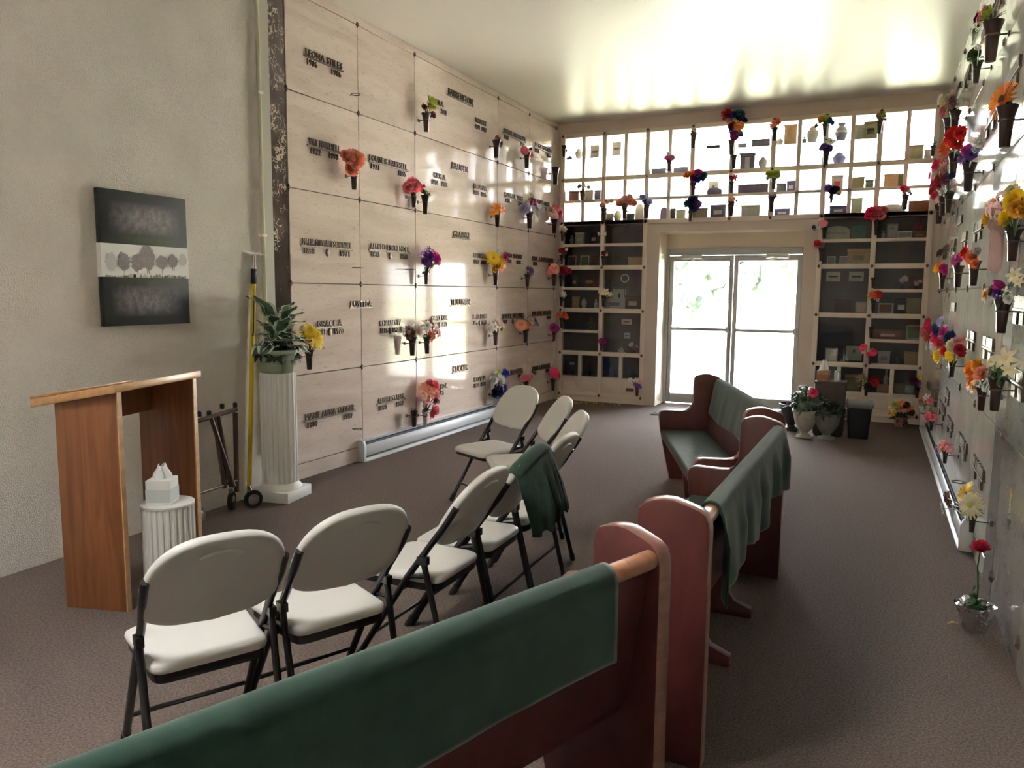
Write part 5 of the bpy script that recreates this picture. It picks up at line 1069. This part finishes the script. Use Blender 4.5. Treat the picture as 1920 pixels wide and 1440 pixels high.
# ================================================================== stretched canvas with a band of trees
def canvas():
    y0, y1, z0, z1 = 3.068, 3.69, 1.296, 2.09; x0 = XL+.02; d = .036
    t = thing('canvas_picture', 'dark stretched canvas with a pale band of misty trees on plaster wall', 'picture', (x0, (y0+y1)/2, (z0+z1)/2)); hw, hh = (y1-y0)/2, (z1-z0)/2
    m = bpy.data.materials.new('dark_misty_print'); m.use_nodes = True; nt = m.node_tree; b = nt.nodes['Principled BSDF']; b.inputs['Roughness'].default_value = .65
    tc = nd(nt, 'ShaderNodeTexCoord'); sp = nd(nt, 'ShaderNodeSeparateXYZ'); nt.links.new(tc.outputs['Object'], sp.inputs[0])
    def gauss(src, c, wdt):
        a = nd(nt, 'ShaderNodeMath', operation='SUBTRACT'); nt.links.new(src, a.inputs[0]); a.inputs[1].default_value = c
        q = nd(nt, 'ShaderNodeMath', operation='DIVIDE'); nt.links.new(a.outputs[0], q.inputs[0]); q.inputs[1].default_value = wdt
        s_ = nd(nt, 'ShaderNodeMath', operation='MULTIPLY'); nt.links.new(q.outputs[0], s_.inputs[0]); nt.links.new(q.outputs[0], s_.inputs[1])
        r_ = nd(nt, 'ShaderNodeMath', operation='SUBTRACT', use_clamp=True); r_.inputs[0].default_value = 1; nt.links.new(s_.outputs[0], r_.inputs[1]); return r_.outputs[0]
    def op(o_, a, b_):
        n_ = nd(nt, 'ShaderNodeMath', operation=o_)
        for i, v in enumerate((a, b_)):
            if isinstance(v, (int, float)): n_.inputs[i].default_value = v
            else: nt.links.new(v, n_.inputs[i])
        return n_.outputs[0]
    gy = gauss(sp.outputs['Y'], .0, .26); up = gauss(sp.outputs['Z'], hh*.60, .10); dn = gauss(sp.outputs['Z'], -hh*.62, .10)
    nz = nd(nt, 'ShaderNodeTexNoise'); nz.inputs['Scale'].default_value = 26; nz.inputs['Detail'].default_value = 6; nt.links.new(tc.outputs['Object'], nz.inputs['Vector'])
    cl = op('MULTIPLY', op('MULTIPLY', gy, op('ADD', up, dn)), op('POWER', nz.outputs['Fac'], 1.5))
    mx = nd(nt, 'ShaderNodeMix', data_type='RGBA'); nt.links.new(op('MULTIPLY', cl, 2.3), mx.inputs[0]); mx.inputs[6].default_value = (.013, .013, .014, 1); mx.inputs[7].default_value = (.24, .21, .22, 1)
    gr = op('MULTIPLY', op('ADD', gauss(sp.outputs['Z'], hh*.30, .035), gauss(sp.outputs['Z'], -hh*.30, .045)), op('MULTIPLY', gy, nz.outputs['Fac']))
    m2 = nd(nt, 'ShaderNodeMix', data_type='RGBA'); nt.links.new(gr, m2.inputs[0]); nt.links.new(mx.outputs[2], m2.inputs[6]); m2.inputs[7].default_value = (.05, .065, .015, 1)
    nt.links.new(m2.outputs[2], b.inputs['Base Color'])
    MB().box(0, d, -hw, hw, -hh, hh).build('canvas', m, t, bevel=.004)
    bz0, bz1 = -hh*.275, hh*.215
    MB().box(-.001, d+.0015, -hw-.0015, hw+.0015, bz0, bz1).build('pale_band', mat('pale_mist_print', (.84, .83, .82), .6, var=(.88, .87, .86), scale=5), t)
    g1 = mat('grey_print', (.23, .19, .20), .6, var=(.30, .26, .27), scale=60); g2_ = mat('faint_grey_print', (.56, .54, .53), .6); rnd = random.Random(3)
    m = MB()
    lay = [0]
    def blob(y, z, r_, rz, mi):
        lay[0] += .0004; xx = d+.0022+lay[0]; n = 40; m.add([Vector((xx, y, z))]+[Vector((xx, y+r_*(1+.10*math.sin(k*2.3)+.16*rnd.uniform(-1, 1))*math.cos(2*PI*k/n), z+rz*(1+.16*rnd.uniform(-1, 1))*math.sin(2*PI*k/n))) for k in range(n)], [(0, 1+k, 1+(k+1) % n) for k in range(n)], mi)
    H = bz1-bz0
    for (fy, fz, r_, rz, mi) in [(.10, .45, .035, .055, 1), (.93, .60, .03, .04, 1), (.235, .48, .040, .052, 0), (.385, .45, .042, .052, 0), (.50, .63, .050, .075, 0), (.44, .50, .03, .04, 0), (.67, .50, .042, .042, 0), (.80, .56, .034, .042, 0)]: blob(-hw+fy*2*hw, bz0+fz*H, r_, rz, mi)
    for (fy, a, b_, mi) in [(.235, .05, .35, 1), (.385, .1, .4, 0), (.495, .12, .5, 0), (.515, .12, .5, 0), (.675, .08, .45, 0), (.80, .25, .5, 0), (.82, .25, .5, 0)]: y = -hw+fy*2*hw; m.box(d+.001, d+.0022, y-.0022, y+.0022, bz0+a*H, bz0+b_*H, mi)
    for k in range(60): y = rnd.uniform(-hw*.96, hw*.96); h_ = rnd.uniform(.01, .024)*(1 if y > -hw*.5 else .5); m.box(d+.001, d+.0022, y-.006, y+.006, bz0+.001, bz0+h_, 1 if k % 2 else 0)
    m.build('printed_trees', [g1, g2_], t, smooth=0)
canvas()

# ================================================================== things in the niches
def shelf_at(x, z):
    best = None
    for (a, b_, zs) in SHELVES:
        if a-.01 <= x <= b_+.01 and (best is None or abs(zs-z) < abs(best-z)): best = zs
    return z if best is None or abs(best-z) > .14 else best
CC = dict(maroon=(.09, .022, .022), grey=(.30, .30, .30), palegrey=(.50, .51, .49), palegreen=(.38, .42, .33), dark=(.035, .030, .032), purple=(.09, .07, .13), bluegrey=(.18, .19, .25), tan=(.50, .34, .19), olive=(.28, .26, .15), brown=(.075, .035, .026), white=(.68, .68, .66), cream=(.60, .54, .40), teal=(.05, .20, .19), blue=(.10, .11, .28), copper=(.24, .10, .055), palepink=(.55, .42, .36), red=(.45, .02, .03), green=(.10, .15, .09), black=(.012, .012, .014), brass=(.45, .33, .13))
def cmat(c): return mat('keepsake_'+c, CC[c], .45, var=tuple(x*1.2 for x in CC[c]), scale=30)
BANDS = {}
ITEMS = []
def niche_item(px, py, wpx, hpx, kind, c, desc, c2='brass', depth=.14):
    p = on_y(px, py, YB+depth); k = m_per_px(p); p.z = shelf_at(p.x, p.z)
    w_, h_ = wpx*k, hpx*k; ITEMS.append((p, w_, h_, kind, c, desc, c2))
N = niche_item
# transom niches, upper tier
N(1085, 297, 15, 21, 'urn', 'palegrey', 'pale grey lidded urn'); N(1068.7, 297, 13, 7, 'figurine', 'purple', 'small purple lying figurine'); N(1115, 297, 17, 24, 'plaque', 'grey', 'grey brown memorial plaque'); N(1156, 291, 17, 24, 'plaque', 'grey', 'grey plaque with a dim flower')
N(1236.7, 323, 27, 12, 'box', 'bluegrey', 'low bluish grey keepsake box'); N(1278, 322, 27, 12, 'box', 'bluegrey', 'second low bluish grey keepsake box'); N(1340, 281, 25, 6, 'plaque', 'bluegrey', 'thin blue grey name bar on the glass')
N(1392, 273, 15, 8, 'box', 'bluegrey', 'little grey blue box'); N(1427, 272, 32, 13, 'box', 'purple', 'long purple grey casket-shaped box'); N(1402, 314, 26, 29, 'clock', 'purple', 'dark columned mantel box with pale centre', 'palegrey'); N(1430, 314, 17, 25, 'urn', 'grey', 'grey gourd-shaped urn')
N(1462, 268, 13, 14, 'urn', 'palegrey', 'small patterned ginger jar'); N(1482, 268, 22, 36, 'box', 'tan', 'tall tan wooden urn box'); N(1508, 265, 11, 14, 'figurine', 'grey', 'small grey figurine'); N(1523, 265, 21, 33, 'urn', 'grey', 'rough grey stone urn')
N(1577, 260, 24, 33, 'vase', 'bluegrey', 'blue grey ceramic vase with flared neck'); N(1573, 304, 24, 25, 'urn', 'blue', 'round bluish violet urn'); N(1611, 258, 15, 28, 'box', 'palegreen', 'pale green upright box'); N(1632, 258, 23, 32, 'box', 'olive', 'olive grey box with a dark label', 'dark')
N(1716.5, 299, 24, 29, 'box', 'olive', 'yellowish olive square box'); N(1739, 298, 12, 20, 'box', 'grey', 'slim grey box')
# transom, middle tier
N(1077.5, 377, 19, 19, 'box', 'maroon', 'dark maroon cube box'); N(1106, 377, 14, 20, 'box', 'grey', 'grey box with faint marks'); N(1121, 376, 12, 19, 'box', 'purple', 'dark purple box')
N(1340, 364, 27, 14, 'arch', 'purple', 'low purple grey arched box'); N(1337, 364, 19, 29, 'frame', 'palegrey', 'photo card standing behind the arched box', 'grey', .24)
N(1412, 361, 54, 17, 'box', 'purple', 'long dark purple grey chest'); N(1465, 359, 17, 17, 'box', 'bluegrey', 'small dark patterned box'); N(1483, 358, 15, 21, 'box', 'blue', 'dark blue square box', 'white')
N(1569.5, 350, 20, 27, 'box', 'grey', 'tall grey box with red spots', 'red'); N(1607, 350, 24, 22, 'box', 'olive', 'olive box with leaf marks'); N(1630, 350, 14, 16, 'box', 'green', 'mottled green book'); N(1670, 348, 24, 25, 'box', 'tan', 'large tan wooden box'); N(1688.5, 347, 12, 25, 'box', 'green', 'slim dark green box')
# transom, lower tier
N(1144, 411, 13, 15, 'box', 'grey', 'small grey carved box'); N(1158, 411, 16, 22, 'urn', 'palegreen', 'pale green ginger jar urn'); N(1183, 410, 15, 14, 'box', 'dark', 'small dark box'); N(1199, 410, 15, 32, 'arch', 'palegrey', 'pale grey arched tablet')
N(1245, 408, 14, 24, 'arch', 'purple', 'purple grey arched tablet'); N(1261.5, 407, 11, 21, 'box', 'dark', 'upright dark book'); N(1277, 407, 17, 18, 'box', 'palegreen', 'pale green box with ribbon'); N(1312, 406, 30, 20, 'box', 'olive', 'mottled olive grey box'); N(1347, 405.6, 28, 25, 'box', 'purple', 'purple grey box with a pale oval', 'palegrey')
N(1408, 403, 33, 22, 'box', 'grey', 'wide plain grey box'); N(1467, 400, 27, 14, 'box', 'blue', 'low blue box with white front', 'white'); N(1572, 398, 30, 16, 'box', 'blue', 'low violet blue box', 'white'); N(1606, 395, 19, 30, 'box', 'palegreen', 'tall grey green box'); N(1672, 396, 38, 16, 'arch', 'palegrey', 'wide pale box with faint writing'); N(1722, 393, 34, 21, 'box', 'copper', 'wide reddish brown box')
# lower niches on the chair side
N(1088, 456, 17, 22, 'box', 'palegreen', 'grey green box', 'palegrey'); N(1114, 456, 15, 22, 'box', 'brown', 'brown box with a pale pink front', 'palepink'); N(1072, 456, 9, 18, 'figurine', 'grey', 'dim grey figurine')
N(1072, 497, 17, 20, 'frame', 'grey', 'dim grey photo frame', 'dark'); N(1096, 497, 17, 20, 'frame', 'cream', 'cream photo frame with green corner', 'green'); N(1116, 497, 14, 19, 'box', 'brown', 'dim brown box'); N(1191, 497, 24, 17, 'box', 'tan', 'plain tan wooden box')
N(1078, 537, 11, 22, 'box', 'brown', 'brown box with a tall pale label', 'palepink'); N(1107, 537, 26, 25, 'box', 'maroon', 'dark maroon box with bright brass plate'); N(1079, 576, 15, 22, 'frame', 'olive', 'olive framed picture', 'tan'); N(1095, 576, 11, 20, 'urn', 'palegreen', 'slim pale green urn'); N(1117, 576, 9, 18, 'figurine', 'palegrey', 'small pale angel figurine')
N(1154, 576, 38, 21, 'box', 'palegrey', 'wide pale box with lettered band', 'bluegrey'); N(1188, 576, 29, 26, 'box', 'brown', 'dark brown box with a small pale label', 'palepink'); N(1160, 576, 34, 40, 'frame', 'green', 'clustered green picture behind the pale box', 'palegrey', .30); N(1170, 576, 14, 64, 'wreath', 'white', 'small white wreath on a stand', 'white', .26)
N(1108, 618, 20, 22, 'figurine', 'green', 'dim green ornament'); N(1187, 661, 20, 18, 'spray', 'white', 'white silk blossoms in a low dish'); N(1165, 660, 15, 10, 'figurine', 'white', 'small white angel group'); N(1179, 608, 19, 10, 'plaque', 'cream', 'cream name card on the glass'); N(1180, 634, 11, 11, 'plaque', 'palegrey', 'tilted pale card on the glass')
N(1073, 709, 12, 26, 'spray', 'bluegrey', 'dim bluish silk flowers in a vase'); N(1106, 709, 11, 30, 'spray', 'dark', 'dark dried flowers in a vase'); N(1147, 709, 12, 24, 'urn', 'blue', 'tall violet blue urn'); N(1184, 709, 11, 22, 'urn', 'purple', 'tall dim purple urn')
# lower niches behind the stand
N(1569, 447, 44, 25, 'arch', 'palegreen', 'wide pale green box with lettered band', 'grey'); N(1609, 447, 25, 26, 'box', 'teal', 'dark teal box with leaf print', 'green'); N(1672, 446, 20, 28, 'frame', 'grey', 'grey oval photo frame', 'palegrey'); N(1696, 446, 27, 14, 'frame', 'white', 'double white photo frame', 'palegreen'); N(1724, 446, 26, 13, 'box', 'copper', 'copper wood box with brass plate'); N(1722, 446, 24, 30, 'spray', 'red', 'dark red silk flowers behind the copper box', 'red', .28); N(1656, 446, 9, 16, 'figurine', 'palegrey', 'small pale figurine')
N(1558, 494, 15, 16, 'frame', 'white', 'first small white photo frame', 'grey'); N(1582, 494, 15, 16, 'frame', 'white', 'second small white photo frame', 'grey'); N(1609, 494, 38, 29, 'box', 'tan', 'large tan box with a round emblem', 'olive')
N(1562.7, 528, 24, 18, 'plaque', 'palegreen', 'first pale green name card on glass'); N(1605.5, 528, 25, 18, 'plaque', 'palegreen', 'second pale green name card on glass'); N(1580, 584, 30, 26, 'box', 'brown', 'dark brown urn box with dim emblem', 'dark'); N(1614, 584, 20, 22, 'frame', 'grey', 'photo frame of two pale faces', 'palepink')
N(1692, 538, 24, 24, 'spray', 'palegrey', 'frosty white silk branches'); N(1719, 538, 18, 17, 'spray', 'palepink', 'pale dried sprigs'); N(1660, 585, 26, 20, 'frame', 'palegrey', 'group photo frame', 'copper'); N(1688.7, 585, 22, 30, 'box', 'black', 'black box with white round emblem', 'white'); N(1711.7, 585, 24, 30, 'box', 'olive', 'olive tan upright box')
N(1557.7, 677, 22, 25, 'frame', 'palegreen', 'pale frame with a white oval portrait', 'white'); N(1600, 677, 34, 34, 'frame', 'black', 'large black framed photograph', 'palegreen'); N(1578, 677, 8, 6, 'figurine', 'palegrey', 'tiny pale figurine'); N(1664, 635, 47, 17, 'box', 'copper', 'long copper wood box with pale strip', 'palepink'); N(1712, 635, 24, 27, 'frame', 'palegrey', 'pale arched photo frame', 'green')
N(1656.7, 681, 20, 23, 'box', 'palegrey', 'white box with branch print', 'grey'); N(1707, 681, 22, 24, 'box', 'tan', 'tan box behind a small plant'); N(1681, 681, 9, 14, 'figurine', 'teal', 'small teal figurine'); N(1694, 681, 13, 18, 'spray', 'green', 'small green silk plant', 'green')
N(1597, 740, 26, 30, 'box', 'olive', 'olive tan box'); N(1655, 743, 22, 14, 'box', 'tan', 'low bright tan box'); N(1659, 743, 11, 44, 'figurine', 'palegrey', 'tall white praying figurine', 'white', .27); N(1643, 743, 20, 34, 'spray', 'red', 'red silk poinsettia', 'red', .20); N(1685, 743, 18, 18, 'box', 'olive', 'small olive box'); N(1704, 743, 18, 16, 'frame', 'grey', 'small grey photo frame', 'palegreen')
def place_of(p):
    return 'transom niches' if p.z > 2.44 else ('door-side lower niches' if p.x < -2 else 'stand-side lower niches')
def build_item(p, w_, h_, kind, c, desc, c2, lab):
    cat = dict(box='box', arch='tablet', urn='urn', vase='vase', frame='picture frame', plaque='plaque', figurine='figurine', clock='box', wreath='wreath', spray='flowers')[kind]
    name = dict(box='keepsake_box', arch='arched_tablet', urn='urn', vase='ceramic_vase', frame='photo_frame', plaque='name_plaque', figurine='figurine', clock='mantel_box', wreath='wreath', spray='silk_flowers')[kind]
    t = thing(name, lab, cat, p, group='keepsakes in the glass-front niches'); m = cmat(c); m2 = cmat(c2); dp = min(.11, max(.035, w_*.6))
    if kind in ('box', 'clock'):
        MB().box(-w_/2, w_/2, -dp/2, dp/2, 0, h_*.84).build('box_body', m, t, bevel=.004); MB().box(-w_/2-.004, w_/2+.004, -dp/2-.004, dp/2+.004, h_*.85, h_).build('lid', m, t, bevel=.005)
        if kind == 'clock': MB().box(-w_*.17, w_*.17, -dp/2-.004, -dp/2, h_*.08, h_*.8).build('inset_panel', m2, t); 
        if kind == 'clock': MB().box(-w_*.62, w_*.62, -dp*.6, dp*.6, h_, h_*1.07).build('cornice', m, t, bevel=.003)
        elif c2 != 'brass' or 'plate' in desc: MB().box(-w_*.26, w_*.26, -dp/2-.003, -dp/2, h_*.28, h_*.58).build('label_plate', m2, t)
    elif kind == 'arch':
        pr_ = [(-w_/2, 0), (w_/2, 0)]+[(w_/2*math.cos(PI*k/12), h_*.62+h_*.38*math.sin(PI*k/12)) for k in range(13)]
        MB().prism(pr_, -dp*.4, dp*.4, lambda a, b_, y: Vector((a, y, b_))).build('tablet_body', m, t, bevel=.003)
        if c2 != 'brass': MB().box(-w_*.4, w_*.4, -dp*.4-.003, -dp*.4, h_*.4, h_*.55).build('lettered_band', m2, t)
    elif kind in ('urn', 'vase'):
        r_ = w_/2
        pf = [(r_*.55, 0), (r_*.6, h_*.04), (r_*.7, h_*.12), (r_, h_*.48), (r_*.92, h_*.66), (r_*.55, h_*.78), (r_*.5, h_*.82)]
        if kind == 'vase': pf = [(r_*.5, 0), (r_*.62, h_*.1), (r_, h_*.5), (r_*.8, h_*.7), (r_*.42, h_*.84), (r_*.6, h_*.96), (r_*.68, h_), (r_*.5, h_*.97)]
        MB().lathe(pf, 18).build('urn_body', m, t, smooth=50)
        if kind == 'urn': MB().lathe([(r_*.62, h_*.81), (r_*.6, h_*.86), (r_*.2, h_*.93), (r_*.16, h_*.97), (r_*.1, h_)], 14).build('lid', m, t, smooth=50)
        else: MB().lathe([(r_*.99, h_*.44), (r_*1.01, h_*.5), (r_*.98, h_*.56)], 18, close=False).build('painted_band', cmat('palegrey'), t)
    elif kind == 'frame':
        M = Matrix.Rotation(-.10, 4, 'X'); b_ = max(.008, w_*.1)
        m_ = MB()
        for (x0, x1, z0, z1) in ((-w_/2, -w_/2+b_, 0, h_), (w_/2-b_, w_/2, 0, h_), (-w_/2+b_, w_/2-b_, 0, b_), (-w_/2+b_, w_/2-b_, h_-b_, h_)): m_.box(x0, x1, -.009, .009, z0, z1, 0, M)
        m_.build('frame_border', m, t, bevel=.002); MB().box(-w_/2+b_*.8, w_/2-b_*.8, -.003, .004, b_*.8, h_-b_*.8, 0, M).build('photo', m2, t)
        MB().box(-.012, .012, .02, .05, 0, h_*.7, 0, Matrix.Rotation(.1, 4, 'X')).build('easel_strut', cmat('dark'), t)
    elif kind == 'plaque':
        MB().box(-w_/2, w_/2, -.006, .006, 0, h_).build('plaque_face', m, t, bevel=.002); MB().box(-w_*.32, w_*.32, -.008, -.006, h_*.42, h_*.56).build('engraved_line', cmat('dark'), t)
        if h_ < .1 or 'card' in desc: t.location.y = YB+.032
    elif kind == 'figurine':
        MB().lathe([(w_*.5, 0), (w_*.5, h_*.06), (w_*.34, h_*.1), (w_*.36, h_*.4), (w_*.30, h_*.62), (w_*.14, h_*.72)], 12).build('robe', m, t, smooth=50); MB().lathe([(w_*.06, h_*.70), (w_*.18, h_*.78), (w_*.2, h_*.88), (w_*.12, h_*.97), (.0001, h_)], 12).build('head', m, t, smooth=50)
        for s_ in (-1, 1): MB().tube([(s_*w_*.28, 0, h_*.58), (s_*w_*.36, -w_*.2, h_*.42), (0, -w_*.34, h_*.46)], w_*.08, 6).build('arm', m, t, smooth=60)
    elif kind == 'wreath':
        r_ = w_/2; MB().tube([(r_*math.cos(2*PI*k/24), 0, h_-r_+r_*math.sin(2*PI*k/24)) for k in range(25)], r_*.18, 6).build('ring', m, t, smooth=60); MB().tube([(0, .02, 0), (0, .01, h_-2*r_)], .004, 5).build('stand_rod', cmat('dark'), t); MB().lathe([(.03, 0), (.03, .008)], 12).build('stand_base', cmat('dark'), t)
    else:
        r_ = w_*.22; MB().lathe([(r_*.8, 0), (r_, h_*.25), (r_*.9, h_*.32)], 12).build('holder', cmat('dark'), t, smooth=50); cc = {'white': 'white', 'bluegrey': 'skyb', 'dark': 'burgundy', 'red': 'red', 'palegrey': 'white', 'palepink': 'palepink', 'green': 'green'}[c]
        rr = random.Random(desc)
        for k in range(5):
            q = Vector((w_*.3*rr.uniform(-1, 1), -.01+.02*rr.uniform(-1, 1), h_*rr.uniform(.55, .88))); put(bloom('carnation' if k % 2 else 'spray', cc), 'flower', t, q, (rr.uniform(-.5, .5), -1, .6), w_*.24, k); MB().tube([(0, 0, h_*.25), q], .002, 4).build('stem', M_STEM, t)
by = {}
for it in ITEMS: by.setdefault(place_of(it[0]), []).append(it)
for pl_, lst in by.items():
    for it in lst: build_item(*it, it[5]+' in '+pl_)

# door mat
t = thing('door_mat', 'flat grey door mat lying before the glass doors', 'mat', (-1.72, 9.85, 0))
MB().box(-.78, .78, -.42, .33, .0, .008).build('rubber_base', M_RUBBER, t, bevel=.003); MB().box(-.74, .74, -.39, .30, .008, .014).build('pile', mat('grey_mat_pile', (.16, .165, .19), .95, bump=.6, bscale=300), t, bevel=.003)
